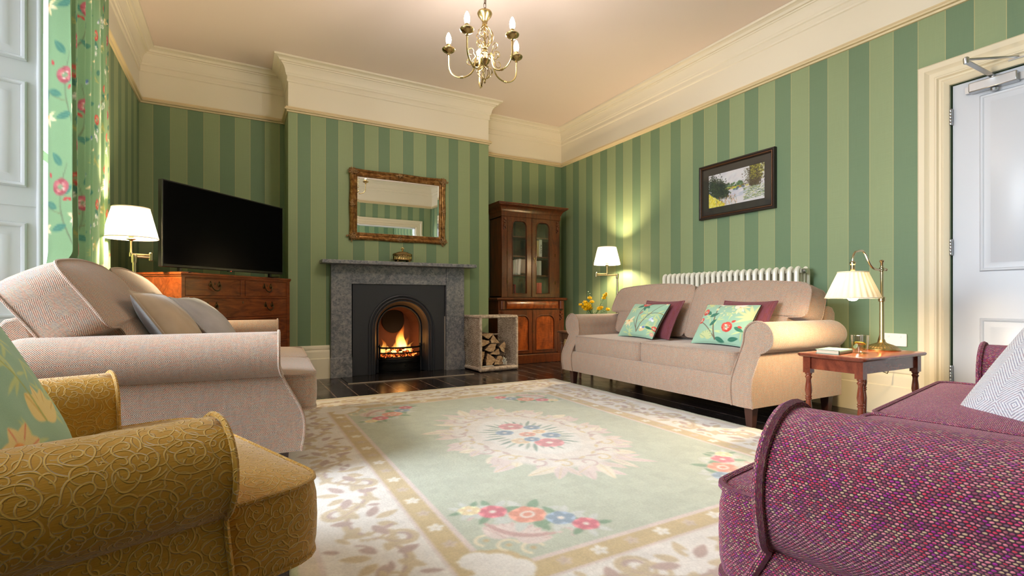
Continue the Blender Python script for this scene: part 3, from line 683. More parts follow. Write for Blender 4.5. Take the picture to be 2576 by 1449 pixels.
# ------------------------------------------------------------------ upholstery
def outline_round(pts, r, n=5):
    """round the corners of a polygon; r scalar or per corner"""
    m = len(pts); out = []
    for i in range(m):
        p, a, b = Vector(pts[i]), Vector(pts[i - 1]), Vector(pts[(i + 1) % m])
        ri = r[i] if isinstance(r, (list, tuple)) else r
        d = min(ri, (a - p).length * 0.48, (b - p).length * 0.48)
        p0, p1 = p + (a - p).normalized() * d, p + (b - p).normalized() * d
        for k in range(n + 1):
            t = k / n; q = p0 * (1 - t) ** 2 + p * 2 * t * (1 - t) + p1 * t * t; out.append((q.x, q.y))
    return out
def densify(pts, step=0.03):
    out = []
    for i in range(len(pts)):
        a, b = Vector(pts[i]), Vector(pts[(i + 1) % len(pts)]); k = max(1, int((b - a).length / step))
        for j in range(k): q = a.lerp(b, j / k); out.append((q.x, q.y))
    return out
def box_cushion(name, mat, outline, h, crown, parent, M, defo=None, pipe=0.0055, center=None, bulge=0.008, bottom=True, lump=0.0):
    """boxed cushion: flat-seamed edge band, crowned faces, piping on both seams (pipe = child)"""
    ol = densify(outline); n = len(ol)
    cx, cy = center if center else (sum(p[0] for p in ol) / n, sum(p[1] for p in ol) / n)
    Lacc = [0]
    for i in range(n): Lacc.append(Lacc[-1] + math.hypot(ol[(i + 1) % n][0] - ol[i][0], ol[(i + 1) % n][1] - ol[i][1]))
    def pt(i, s, z):
        x, y = cx + (ol[i % n][0] - cx) * s, cy + (ol[i % n][1] - cy) * s
        if lump: z += lump * (sin(x * 9 + 1) * cos(y * 8 + 2)) * (1 - s ** 4) * (1 if z > 0 else -1)
        return (x, y, z)
    def nrm(i):
        a, b = ol[(i - 1) % n], ol[(i + 1) % n]; t = Vector((b[0] - a[0], b[1] - a[1])).normalized(); v = Vector((t.y, -t.x))
        if v.dot(Vector((ol[i % n][0] - cx, ol[i % n][1] - cy))) < 0: v = -v
        return v
    D = (lambda p: M @ Vector(defo(p))) if defo else (lambda p: M @ Vector(p))
    mb = MB()
    for sg in ((1, -1) if bottom else (1,)):
        S = [1.0, 0.985, 0.95, 0.88, 0.76, 0.6, 0.42, 0.22, 0.03]; P = []; U = []
        for s in S:
            z = sg * (h / 2 + crown * (1 - s ** 3.2) ** 0.85)
            P.append([D(pt(i, s, z)) for i in range(n)]); U.append([pt(i, s, 0)[:2] for i in range(n)])
        mb.grid(P, U, False, True); mb.add(P[-1], [tuple(range(n))], U[-1])
    P = []; U = []
    for z, o in ((h / 2, 0), (h / 2 * 0.6, bulge * 0.8), (0, bulge), (-h / 2 * 0.6, bulge * 0.8), (-h / 2, 0)):
        P.append([D((ol[i % n][0] + nrm(i).x * o, ol[i % n][1] + nrm(i).y * o, z)) for i in range(n + 1)]); U.append([(Lacc[i], z) for i in range(n + 1)])
    mb.grid(P, U)
    o = mb.build(name, mat, parent, ang=50)
    if pipe:
        pb = MB()
        for sg in (1, -1): pb.tube([D((ol[i][0] + nrm(i).x * 0.002, ol[i][1] + nrm(i).y * 0.002, sg * h / 2)) for i in range(n)], pipe, 6, closed=True)
        pb.build('piping', mat, o)
    return o

def sofa(root, P, mat, legmat):
    """roll-arm settee; local x along the width, +y to the front, origin on the floor under the middle of the arm fronts"""
    wi, off, r, zc, t, zb = P['wi'], P['off'], P['r'], P['zc'], P['t'], P['zb']; sb, D = P['sb'], P['D']; zs = P['zs']
    smat = P.get('seatmat', mat)
    def yf(z): return sb * smooth(zc - 0.03, zc - 0.30, z) - 0.012 * smooth(zb + 0.08, zb, z)
    zl = [zb + (zc - r * 0.985 - zb) * k / 12 for k in range(13)]
    aa = [rad(-78 + 168 * k / 16) for k in range(17)]
    zz = zl + [zc + r * sin(a) for a in aa]
    def xin(z): return wi + (off - r) * smooth(zc - 1.2 * r, zc, z) if z <= zc else wi + off - math.sqrt(max(0, r * r - (z - zc) ** 2))
    def xout(z):
        body = wi + t if z < zc - 0.3 * r else 0
        roll = wi + off + math.sqrt(max(0, r * r - (z - zc) ** 2)) if z > zc - r else 0
        return max(body, roll)
    for sg in (-1, 1):
        chain = [(xin(z), z) for z in zz] + [(xout(z), z) for z in reversed(zz[:-1])]; n = len(chain)
        V = [0]
        for i in range(1, n): V.append(V[-1] + math.hypot(chain[i][0] - chain[i - 1][0], chain[i][1] - chain[i - 1][1]))
        ts = [0, 0.04, 0.1, 0.25, 0.4, 0.55, 0.7, 0.82, 0.88, 0.92, 0.95, 0.975, 0.99, 1.0]; rows = []; U = []
        for tt in ts:
            row = []; ur = []
            for (x, z), v in zip(chain, V):
                y = yf(z) + (-D - yf(z)) * tt; s = 1.0
                cap = 0.11
                if y < -D + cap: s = math.sqrt(max(0.0, 1 - ((-D + cap - y) / cap) ** 2)) * 0.75 + 0.25
                if z > zc - r * 1.02: x, z = wi + off + (x - wi - off) * s, zc + (z - zc) * s
                row.append((sg * x, y, z)); ur.append((y, v))
            rows.append(row); U.append(ur)
        mb = MB(); mb.grid(rows, U); mb.add(rows[-1], [tuple(range(n))], [(p[0], p[2]) for p in rows[-1]])
        m = len(zz); front = []; FU = []
        for k in range(m):
            a, b = xin(zz[k]), xout(zz[k]); row = []
            for q in range(5):
                x = a + (b - a) * q / 4; row.append((sg * x, yf(zz[k]) + 0.010 * math.sin(PI * q / 4), zz[k]))
            front.append(row); FU.append([(p[0], p[2] + 0.06) for p in row])
        mb.grid(front, FU)
        arm = mb.build('arm', mat, root, ang=42)
        pb = MB(); pb.tube([(sg * (x + (0.003 if k >= m else -0.003)), yf(z) + 0.003, z + (0.003 if abs(k - m + 1) < 8 else 0)) for k, (x, z) in enumerate(chain)], P.get('pipe', 0.006), 6)
        pb.build('piping', mat, arm)
    # base with a bowed front rail, back frame
    mb = MB(); prof = [(yf(z) - 0.004, z) for z in [zb + (zs - 0.15 - zb) * k / 6 for k in range(7)]] + [(-D + 0.03, zs - 0.15), (-D + 0.03, zb)]
    xs = [-wi - 0.01 + (2 * wi + 0.02) * k / 8 for k in range(9)]
    mb.grid([[(x, y, z) for y, z in prof] for x in xs], [[(x, z + (0 if k < 7 else y)) for k, (y, z) in enumerate(prof)] for x in xs], False, True)
    for k in (0, -1): mb.add([(xs[k], y, z) for y, z in prof], [tuple(range(len(prof)))])
    base = mb.build('seat_base', mat, root)
    zt = P['zback']; bw = wi + P.get('bx', 0.09)
    prof = [(-D + 0.17, zs - 0.1), (-D + 0.10, zt - 0.06), (-D + 0.085, zt - 0.02), (-D + 0.055, zt), (-D + 0.02, zt - 0.01), (-D - 0.01, zt - 0.05), (-D, zb), (-D + 0.17, zb)]
    xs = [-bw + 2 * bw * k / 6 for k in range(7)]; mb = MB()
    mb.grid([[(x, y, z) for y, z in prof] for x in xs], [[(x, z) for y, z in prof] for x in xs], False, True)
    for k in (0, -1): mb.add([(xs[k], y, z) for y, z in prof], [tuple(range(len(prof)))], [(y, z) for y, z in prof])
    mb.build('back_frame', mat, root, bev=0.012)
    n = P['n']; w = 2 * wi / n; hs = P.get('hs', 0.15); yfr = yf(zs - 0.08) + P['over']; ybk = -D + 0.20
    for k in range(n):
        x0, x1 = -wi + k * w + 0.004, -wi + (k + 1) * w - 0.004; R = P.get('cr', 0.05)
        if P.get('T'):
            te = P['T']; pts = []; rr = []
            if k == 0: pts += [(x0, ybk), (x0, P['Ty']), (x0 - te, P['Ty']), (x0 - te, yfr)]; rr += [0.03, 0.012, 0.03, R + 0.05]
            else: pts += [(x0, ybk), (x0, yfr)]; rr += [0.03, R]
            if k == n - 1: pts += [(x1 + te, yfr), (x1 + te, P['Ty']), (x1, P['Ty']), (x1, ybk)]; rr += [R + 0.05, 0.03, 0.012, 0.03]
            else: pts += [(x1, yfr), (x1, ybk)]; rr += [R, 0.03]
        else: pts = [(x0, ybk), (x0, yfr), (x1, yfr), (x1, ybk)]; rr = [0.03, R, R, 0.03]
        box_cushion('seat_cushion', smat, outline_round(pts, rr), hs, P.get('crown', 0.016), root, Matrix.Translation((0, 0, zs - hs / 2 - 0.008)), center=((x0 + x1) / 2, (ybk + yfr) / 2), pipe=P.get('pipe', 0.006) * 0.9)
    nb = P.get('nb', n); wb = 2 * wi / nb
    for k in range(nb):
        x0, x1 = -wi + k * wb + 0.006, -wi + (k + 1) * wb - 0.006; hb = P['hb']; te = P.get('bT', 0.0); ze = zc + r - zs + 0.005
        pts = []; rr = []
        pts += [(x0, 0), (x1, 0)]; rr += [0.05, 0.05]
        if te and k == nb - 1: pts += [(x1, ze), (x1 + te, ze + 0.01), (x1 + te * 0.9, hb)]; rr += [0.02, 0.05, 0.09]
        else: pts += [(x1, hb)]; rr += [0.07]
        if te and k == 0: pts += [(x0 - te * 0.9, hb), (x0 - te, ze + 0.01), (x0, ze)]; rr += [0.09, 0.05, 0.02]
        else: pts += [(x0, hb)]; rr += [0.07]
        lean = P.get('lean', 14); th = P.get('tb', 0.17)
        M = Matrix.Translation((0, -D + 0.21 + th / 2 + 0.012, zs + 0.004)) @ Matrix.Rotation(rad(90 + lean), 4, 'X') @ Matrix.Scale(-1, 4, (0, 0, 1))
        M = Matrix.Translation((0, P.get('by', -D + 0.34), zs + 0.004)) @ Matrix(((1, 0, 0, 0), (0, -sin(rad(lean)), cos(rad(lean)), 0), (0, cos(rad(lean)), sin(rad(lean)), 0), (0, 0, 0, 1)))
        def defo(p, hb=hb, xm=(x0 + x1) / 2, wb=wb):
            x, y, z = p; s = max(0, y) / hb
            return (x, y + 0.022 * s * cos((x - xm) / wb * PI) , z - 0.055 * s * s)
        box_cushion('back_cushion', mat, outline_round(pts, rr), th, P.get('bcrown', 0.035), root, M, defo, center=((x0 + x1) / 2, hb * 0.42), pipe=P.get('pipe', 0.006) * 0.9, lump=0.008)
    for sx in (-1, 1):
        for yy in (yf(zb) - 0.075, -D + 0.07):
            x = sx * (wi + t - 0.06); mb = MB(); a, b = 0.030, 0.020
            mb.add([(x + p * a, yy + q * a, zb + 0.004) for p, q in ((-1, -1), (1, -1), (1, 1), (-1, 1))] + [(x + p * b, yy + q * b, 0.002) for p, q in ((-1, -1), (1, -1), (1, 1), (-1, 1))],
                   [(0, 1, 2, 3), (4, 7, 6, 5), (0, 4, 5, 1), (1, 5, 6, 2), (2, 6, 7, 3), (3, 7, 4, 0)])
            mb.build('leg', legmat, root, ang=0, bev=0.003)

TW = dict(off=0.114, r=0.095, zc=0.552, t=0.135, zb=0.135, sb=0.10, D=0.82, zs=0.462, over=0.012, n=2, zback=0.74, hb=0.44, bT=0.13, by=-0.47, pipe=0.006)
r1 = thing('sofa', 'long oatmeal herringbone sofa in front of the white radiator', 'sofa', (2.75, 2.87, 0), PI / 2)
sofa(r1, dict(TW, wi=0.84, D=0.86, by=-0.50), HERR, DKWOOD)
r2 = thing('sofa', 'brown herringbone sofa with grey cushions by the floral curtain', 'sofa', (0.19, 3.05, 0), rad(-93.4))
sofa(r2, dict(TW, wi=0.608, over=0.10, T=0.10, Ty=0.012, cr=0.06, crown=0.024, by=-0.56, D=0.90, lean=27, hb=0.50, zback=0.72, tb=0.19), HERR, DKWOOD)
r3 = thing('sofa', 'pink and purple chunky weave sofa with rolled arm', 'sofa', (1.548, 0.602, 0), rad(10.5))
sofa(r3, dict(TW, wi=0.722, off=0.112, r=0.106, zc=0.514, t=0.145, zs=0.475, over=0.10, T=0.12, Ty=0.012, pipe=0.008, zback=0.80, by=-0.50, seatmat=WEAVE), WEAVE, DKWOOD)
r4 = thing('armchair', 'mustard gold damask armchair with rolled arms', 'armchair', (-0.178, 1.398, 0), rad(-69.6))
sofa(r4, dict(TW, wi=0.30, off=0.103, r=0.088, zc=0.487, t=0.14, sb=0.02, D=0.80, zs=0.42, over=0.20, n=1, T=0.12, Ty=0.014, cr=0.10, zback=0.80, hb=0.42, bT=0.05, by=-0.50, crown=0.03, pipe=0.005), DAMASK, DKWOOD)

# ------------------------------------------------------------------ scatter cushions
def frame_M(c, out, up):
    o = Vector(out).normalized(); u = Vector(up); u = (u - o * u.dot(o)).normalized(); r = u.cross(o)
    return Matrix(((r.x, u.x, o.x, c[0]), (r.y, u.y, o.y, c[1]), (r.z, u.z, o.z, c[2]), (0, 0, 0, 1)))
def pillow(name, label, M, a, b, th, mat, canvas=None, n=26, group=None, flange=0.0, pinch=0.07, uvs=1.0, back=None, back_mat=None):
    """square cushion with drawn-in sides and pointed corners"""
    N = n if canvas is None else 150
    u = np.linspace(-1, 1, N); U, Vv = np.meshgrid(u, u, indexing='ij')
    X = a * (U - pinch * U * (1 - Vv ** 2)); Y = b * (Vv - pinch * Vv * (1 - U ** 2))
    prof = (np.clip(1 - U ** 2, 0, 1) * np.clip(1 - Vv ** 2, 0, 1))
    Z = th * np.power(prof, 0.42) * (1 + 0.05 * np.sin(U * 5 + 1) * np.cos(Vv * 4)) + 0.0012 * np.sin(U * 17 + Vv * 9) * prof
    R = np.array(M.to_3x3()); t = np.array(M.translation)
    fr = np.stack([X, Y, Z + 0.002], -1).reshape(-1, 3); bk = np.stack([X, Y, -Z * 0.8 - 0.002], -1).reshape(-1, 3)
    V = np.concatenate([fr, bk]); F = np.concatenate([quads(N, N), quads(N, N, N * N)[:, ::-1]])
    idx = np.arange(N * N).reshape(N, N); bor = np.concatenate([idx[:, 0], idx[-1, 1:], idx[-2::-1, -1], idx[0, -2:0:-1]])
    F = np.concatenate([F, np.stack([bor, np.roll(bor, -1), np.roll(bor, -1) + N * N, bor + N * N], 1)])
    uv = np.concatenate([np.stack([X, Y], -1).reshape(-1, 2)] * 2) * uvs
    col = None
    if canvas is not None:
        c = canvas.sample((U + 1) * a, (Vv + 1) * b).reshape(-1, 3); col = np.concatenate([c, c * 0 + np.asarray(back if back is not None else c.mean(0))])
    root = thing(name, label, 'cushion', (t[0], t[1], t[2]), 0, group)
    if back_mat is None: o = np_mesh('cover', V @ R.T, F, mat, root, col, uv)
    else:
        q = quads(N, N); np_mesh('front_panel', V[:N * N] @ R.T, q, mat, root, None, uv[:N * N])
        k = np.stack([bor, np.roll(bor, -1), np.roll(bor, -1) + N * N, bor + N * N], 1); np_mesh('back_panel', V @ R.T, np.concatenate([q[:, ::-1] + N * N, k]), back_mat, root, None, uv)
    pb = MB(); per = []
    for i, j in [(i, 0) for i in range(0, N, max(1, N // 26))] + [(N - 1, j) for j in range(0, N, max(1, N // 26))] + [(i, N - 1) for i in range(N - 1, -1, -max(1, N // 26))] + [(0, j) for j in range(N - 1, 0, -max(1, N // 26))]:
        q = Vector((X[i, j], Y[i, j], 0)); per.append(M.to_3x3() @ q)
    if flange:
        P = []
        for p in per:
            d = p.normalized(); P.append([p - d * 0.01, p + d * flange, p + d * flange])
        pts = [[q + M.to_3x3() @ Vector((0, 0, z)) for q, z in zip(row, (0.004, 0.003, -0.003))] for row in P]
        pb.grid(pts, None, True); pb.build('flange', mat, root)
    else:
        pb.tube(per, 0.0035, 6, closed=True); pb.build('seam', mat, root)
    return root

GRN = (158, 196, 170)
def floral_canvas(seed, w=0.46):
    rd = random.Random(seed); c = Canvas(w, w, 420, GRN)
    for k in range(14):     # pale ghost leaves
        x, y = rd.random() * w, rd.random() * w
        for q in range(5): c.leaf(x, y, 0.05 + 0.03 * rd.random(), 0.006, rd.random() * 6.3, (200, 214, 150))
    return c, rd
def cushion_canvas_a():
    c, rd = floral_canvas(3)
    c.line(bez((0.24, 0.03), (0.19, 0.15), (0.205, 0.27)), 0.008, BR); c.line(bez((0.245, 0.04), (0.27, 0.14), (0.40, 0.34)), [0.009 - 0.0004 * k for k in range(15)], BR)
    c.line(bez((0.30, 0.20), (0.36, 0.235), (0.43, 0.23)), 0.004, BR); c.line(bez((0.235, 0.05), (0.19, 0.10), (0.17, 0.14)), 0.005, BR)
    for a in (0.3, 2.6, 3.6, 5.2, -0.5): c.leaf(0.20, 0.31, 0.085, 0.017, a, GD, GL)
    peony(c, 0.205, 0.33, 0.050, rd); lily(c, 0.39, 0.385, 0.085, 0.6, rd); lily(c, 0.10, 0.13, 0.075, -1.3, rd, (250, 232, 190))
    for k in range(9): c.ell(0.20 + rd.random() * 0.12, 0.40 + rd.random() * 0.04, 0.008, 0.006, rd.random() * 3, (240, 226, 200))
    for k in range(10): c.ell(0.06 + rd.random() * 0.07, 0.22 + rd.random() * 0.08, 0.008, 0.006, rd.random() * 3, (222, 216, 150))
    c.ell(0.355, 0.16, 0.022, 0.014, 0.9, (200, 216, 236)); c.ell(0.375, 0.15, 0.018, 0.012, -0.6, (226, 232, 240)); c.ell(0.37, 0.165, 0.01, 0.006, 0, BLU)
    c.ell(0.30, 0.055, 0.034, 0.018, 0.3, (236, 206, 150)); c.ell(0.315, 0.075, 0.016, 0.012, 0, BLU); c.ell(0.287, 0.068, 0.014, 0.010, 0, WH)
    peony(c, 0.415, 0.085, 0.024, rd); c.leaf(0.33, 0.08, 0.08, 0.012, -0.1, GD); daisy(c, 0.41, 0.03, 0.018, PK)
    c.line([(0.215, 0.20), (0.225, 0.225)], 0.01, CR); c.leaf(0.24, 0.17, 0.06, 0.012, 0.5, (206, 210, 140))
    return c
def cushion_canvas_b():
    c, rd = floral_canvas(8)
    c.line(bez((0.20, 0.02), (0.10, 0.25), (0.17, 0.42)), [0.011 - 0.0004 * k for k in range(15)], BR); c.line(bez((0.17, 0.42), (0.20, 0.45), (0.24, 0.45)), 0.004, BR)
    c.line(bez((0.20, 0.02), (0.12, 0.12), (0.03, 0.16)), 0.006, BR)
    for x, y, a, L in ((0.10, 0.20, 0.4, 0.10), (0.13, 0.12, 0.9, 0.09), (0.06, 0.25, -0.6, 0.07), (0.33, 0.12, -0.3, 0.09), (0.20, 0.03, -0.3, 0.10), (0.30, 0.02, 0.3, 0.1), (0.18, 0.42, 0.1, 0.08), (0.21, 0.43, -1.2, 0.05)): c.leaf(x, y, L * 0.8, 0.016, a, GD, GL)
    peony(c, 0.275, 0.115, 0.048, rd); peony(c, 0.045, 0.245, 0.034, rd); peony(c, 0.03, 0.17, 0.03, rd)
    lily(c, 0.30, 0.30, 0.07, 0.4, rd, WH, (246, 226, 170)); c.ell(0.315, 0.325, 0.03, 0.022, 0.5, WH); c.ell(0.28, 0.31, 0.022, 0.03, 0.3, (250, 238, 216)); c.leaf(0.31, 0.30, 0.06, 0.016, -1.2, (248, 232, 190), YE)
    daisy(c, 0.155, 0.335, 0.024, (240, 234, 214)); daisy(c, 0.14, 0.27, 0.014, (240, 230, 180))
    for k in range(12): c.ell(0.18 + rd.random() * 0.10, 0.21 + rd.random() * 0.09, 0.009, 0.007, rd.random() * 3, (214, 218, 170))
    for k in range(6): c.leaf(0.42, 0.22, 0.12, 0.012, 1.6 + k * 0.42, (208, 214, 160))
    for k in range(5): c.leaf(0.06, 0.30, 0.10, 0.010, 1.0 + k * 0.3, (208, 210, 140))
    for x, y, a in ((0.30, 0.155, 0.7), (0.35, 0.13, -0.1)): c.leaf(x, y, 0.035, 0.010, a, (206, 70, 60))
    for k in range(6): c.leaf(0.12, 0.03, 0.06, 0.02, k * 0.5 + 0.2, (196, 206, 150), GL)
    return c
def cushion_canvas_c():
    c, rd = floral_canvas(15)
    for k in range(4): c.leaf(0.30, 0.10, 0.085, 0.026, 0.5 + k * 0.55, (244, 222, 150), (222, 186, 96))
    for k in range(4): c.leaf(0.19, 0.05, 0.07, 0.026, 0.3 + k * 0.8, (240, 216, 150), CO)
    peony(c, 0.18, 0.05, 0.035, rd, (226, 140, 60), YE); c.line(bez((0.30, 0.10), (0.25, 0.2), (0.20, 0.4)), 0.004, (170, 180, 90))
    for k in range(6): c.leaf(0.24, 0.30, 0.12, 0.016, 1.2 + k * 0.35, (170, 184, 100))
    return c
GRNL = lin((150, 188, 162))
CA, CB = cushion_canvas_a(), cushion_canvas_b()
def seat_pillow(name, label, p, out, up, a, th, mat, **k): return pillow(name, label, frame_M(p, out, up), a, a, th, mat, **k)
L = rad(42)
up, out = (sin(L), 0, cos(L)), (-cos(L), 0, sin(L))
def lean(d, ang):   # d = horizontal facing direction
    d = Vector(d).normalized(); a = rad(ang)
    return (d.x * cos(a), d.y * cos(a), sin(a)), (-d.x * sin(a), -d.y * sin(a), cos(a))
o_, u_ = lean((-1, 0.03, 0), 35)
pillow('scatter_cushion', 'green floral cushion with peony and branches, nearer the yellow flowers', frame_M((2.985, 3.135, 0.606), o_, u_), 0.212, 0.170, 0.062, FLORALM, CA, back=GRNL)
o_, u_ = lean((-1, -0.06, 0), 35)
pillow('scatter_cushion', 'green floral cushion with white iris beside the sofa arm by the table lamp', frame_M((2.985, 2.335, 0.606), o_, u_), 0.208, 0.170, 0.062, FLORALM, CB, back=GRNL)
o_, u_ = lean((-1, 0.0, 0), 30)
pillow('scatter_cushion', 'plum tweed cushion behind the peony cushion', frame_M((3.085, 3.075, 0.620), o_, u_), 0.212, 0.178, 0.045, PLUM)
pillow('scatter_cushion', 'plum tweed cushion behind the white iris cushion', frame_M((3.085, 2.275, 0.620), o_, u_), 0.208, 0.178, 0.045, PLUM)
o_, u_ = lean((1, -0.06, 0), 33)
pillow('scatter_cushion', 'taupe linen cushion with grey velvet back in the middle of the brown sofa', frame_M((-0.262, 2.78, 0.632), o_, u_), 0.225, 0.215, 0.085, VELVETB, flange=0.016, back_mat=VELVET)
o_, u_ = lean((1, -0.12, 0), 41)
pillow('scatter_cushion', 'blue grey velvet cushion nearest the chest of drawers', frame_M((-0.15, 3.30, 0.635), o_, u_), 0.215, 0.205, 0.085, VELVET, flange=0.012)
o_, u_ = lean((0.9, -0.15, 0), 28)
pillow('scatter_cushion', 'large green floral cushion on the mustard armchair', frame_M((-0.475, 1.315, 0.60), o_, u_), 0.225, 0.225, 0.085, FLORALM, cushion_canvas_c(), back=GRNL)
o_, u_ = lean((-0.75, 0.42, 0), 40)
pillow('scatter_cushion', 'pale grey herringbone cushion on the purple sofa', frame_M((1.83, 0.375, 0.61), o_, u_), 0.24, 0.24, 0.075, HERRG)
# ------------------------------------------------------------------ rug
RX0, RX1, RY0, RY1 = 0.13, 2.73, 0.76, 4.11
RW, RH = RX1 - RX0, RY1 - RY0
def spiral(x, y, r, a0, turns, hand=1, n=18):
    return [(x + r * (1 - 0.8 * k / n) * cos(a0 + hand * turns * 2 * PI * k / n), y + r * (1 - 0.8 * k / n) * sin(a0 + hand * turns * 2 * PI * k / n)) for k in range(n + 1)]
def rug_canvas():
    rd = random.Random(5); c = Canvas(RW, RH, 240, (232, 224, 208))
    MAU, TAN, GOLD, CRM, PKW = (198, 176, 168), (214, 198, 168), (210, 190, 148), (240, 236, 230), (228, 214, 208)
    FLD = (198, 205, 188)
    b_out, b_in = 0.10, 0.41           # scroll band limits from the outer edge
    c.rect(0, RW, 0, RH, (196, 204, 168)); c.rect(0.022, RW - 0.022, 0.022, RH - 0.022, (226, 214, 196))
    c.rect(0.072, RW - 0.072, 0.072, RH - 0.072, PKW); c.rect(0.088, RW - 0.088, 0.088, RH - 0.088, CRM)
    # scroll band
    def motif(x, y, ang, s, hand):
        def T(p): u, v = p[0] * s, p[1] * s * hand; return (x + u * cos(ang) - v * sin(ang), y + u * sin(ang) + v * cos(ang))
        def tp(pts, w0, w1, col): n = len(pts); c.line([T(p) for p in pts], [(w0 + (w1 - w0) * (1 - abs(2 * k / (n - 1) - 1))) * s for k in range(n)], col)
        tp(bez((-0.20, -0.09), (-0.06, 0.15), (0.10, 0.02), 18), 0.012, 0.034, TAN); tp(bez((-0.19, -0.06), (-0.05, 0.11), (0.09, 0.03), 18), 0.004, 0.012, MAU)
        tp(spiral(0.10, 0.075, 0.07, -1.4, 1.15), 0.008, 0.028, TAN); tp(spiral(0.10, 0.075, 0.048, -1.2, 0.9), 0.004, 0.016, MAU)
        tp(spiral(-0.13, -0.03, 0.055, 1.8, 1.0, -1), 0.008, 0.024, TAN)
        for a, L, col in ((0.4, 0.11, TAN), (-0.5, 0.10, MAU), (-1.2, 0.10, TAN), (1.3, 0.08, MAU), (2.4, 0.10, TAN), (3.5, 0.10, MAU), (-2.2, 0.08, TAN)):
            px, py = T((0.02 * cos(a), 0.02 * sin(a))); c.leaf(px + cos(ang + a * hand) * 0.02, py + sin(ang + a * hand) * 0.02, L * s, 0.022 * s, ang + a * hand, col)
        for q in range(5):
            u, v = rd.uniform(-0.2, 0.2), rd.uniform(-0.12, 0.12); px, py = T((u, v)); c.leaf(px, py, rd.uniform(0.04, 0.08) * s, 0.014 * s, rd.random() * 6.28, MAU if q % 2 else TAN)
        for q in range(3):
            u, v = rd.uniform(-0.15, 0.15), rd.uniform(-0.1, 0.1); px, py = T((u, v)); c.leaf(px, py, 0.06 * s, 0.012 * s, rd.random() * 6.28, CRM)
    mid = (b_out + b_in) / 2; st_ = 0.27; n = int((RH - 0.3) / st_)
    for side in (0, 1):
        for k in range(n + 1):
            y = 0.18 + (RH - 0.36) * k / n; motif(mid if side == 0 else RW - mid, y, PI / 2, 1.0, 1 if (k + side) % 2 else -1)
    n = int((RW - 0.8) / st_)
    for side in (0, 1):
        for k in range(n + 1):
            x = 0.5 + (RW - 1.0) * k / n; motif(x, mid if side == 0 else RH - mid, 0, 1.0, 1 if (k + side) % 2 else -1)
    # gold guard with white and mauve rosettes
    f = b_in; g = 0.085
    for (x0, x1, y0, y1) in ((f, RW - f, f, f + g), (f, RW - f, RH - f - g, RH - f), (f, f + g, f, RH - f), (RW - f - g, RW - f, f, RH - f)): c.rect(x0, x1, y0, y1, GOLD)
    for (x0, x1, y0, y1) in ((f - 0.014, RW - f + 0.014, f - 0.014, f), (f - 0.014, RW - f + 0.014, RH - f, RH - f + 0.014), (f - 0.014, f, f, RH - f), (RW - f, RW - f + 0.014, f, RH - f)): c.rect(x0, x1, y0, y1, PKW)
    for (x0, y0) in ((f, f), (RW - f - g, f), (f, RH - f - g), (RW - f - g, RH - f - g)): c.rect(x0 - 0.02, x0 + g + 0.02, y0 - 0.02, y0 + g + 0.02, CRM)
    i = f + g; c.rect(i, RW - i, i, RH - i, PKW); i += 0.018; c.rect(i, RW - i, i, RH - i, FLD)
    gc = f + g / 2; n = int((RH - 2 * gc) / 0.125)
    def ros(x, y, k):
        if k % 2: daisy(c, x, y, 0.030, (242, 238, 230), (230, 222, 206))
        else: daisy(c, x, y, 0.026, (214, 198, 182), MAU)
    for k in range(1, n): ros(gc, gc + (RH - 2 * gc) * k / n, k); ros(RW - gc, gc + (RH - 2 * gc) * k / n, k)
    n = int((RW - 2 * gc) / 0.125)
    for k in range(1, n): ros(gc + (RW - 2 * gc) * k / n, gc, k); ros(gc + (RW - 2 * gc) * k / n, RH - gc, k)
    # field corners: cream scroll bracket with a spray of flowers
    RED, COR, BLE = (216, 128, 140), (226, 158, 138), (150, 170, 190)
    for sx in (1, -1):
        for sy in (1, -1):
            ox, oy = (i if sx > 0 else RW - i), (i if sy > 0 else RH - i)
            P = lambda u, v: (ox + sx * u, oy + sy * v)
            c.ell(*P(0.02, 0.02), 0.085, 0.085, 0, GOLD); c.ell(*P(-0.015, 0.06), 0.06, 0.06, 0, GOLD); c.ell(*P(0.06, -0.015), 0.06, 0.06, 0, GOLD); c.ell(*P(0.01, 0.01), 0.075, 0.075, 0, CRM); c.ell(*P(-0.03, 0.06), 0.055, 0.055, 0, CRM); c.ell(*P(0.06, -0.03), 0.055, 0.055, 0, CRM)
            for (u, v) in ((0.16, 0.05), (0.05, 0.16), (0.10, 0.10)):
                c.line([P(u + 0.035 * cos(t * 0.5), v + 0.035 * sin(t * 0.5)) for t in range(9)], [0.012] * 9, (240, 230, 204)); c.ell(*P(u, v), 0.012, 0.012, 0, GOLD)
            for q in range(9):   # pink-white leaf bracket
                a = -0.3 + q * 0.27; c.leaf(*P(0.12 + 0.02 * cos(a), 0.12 + 0.02 * sin(a)), 0.12, 0.036, math.atan2(sy * sin(a), sx * cos(a)), (232, 218, 212), (204, 170, 166))
            c.line([P(*p) for p in bez((0.27, 0.10), (0.12, 0.12), (0.10, 0.27))], [0.014 + 0.012 * sin(k / 14 * PI) for k in range(15)], (206, 172, 168))
            c.line([P(*p) for p in spiral(0.30, 0.10, 0.045, -1.2, 0.8)], [0.012] * 19, (224, 204, 200)); c.line([P(*p) for p in spiral(0.10, 0.30, 0.045, 2.6, 0.8, -1)], [0.012] * 19, (224, 204, 200))
            fl = [(0.20, 0.38, 0.052, COR), (0.30, 0.29, 0.060, COR), (0.12, 0.43, 0.044, RED), (0.385, 0.20, 0.05, BLE), (0.44, 0.13, 0.045, RED), (0.07, 0.46, 0.036, (236, 216, 176))]
            fl = [(0.265, 0.265, 0.066, COR), (0.165, 0.345, 0.052, RED), (0.355, 0.185, 0.052, BLE), (0.405, 0.105, 0.046, RED), (0.095, 0.395, 0.040, (238, 220, 180))]
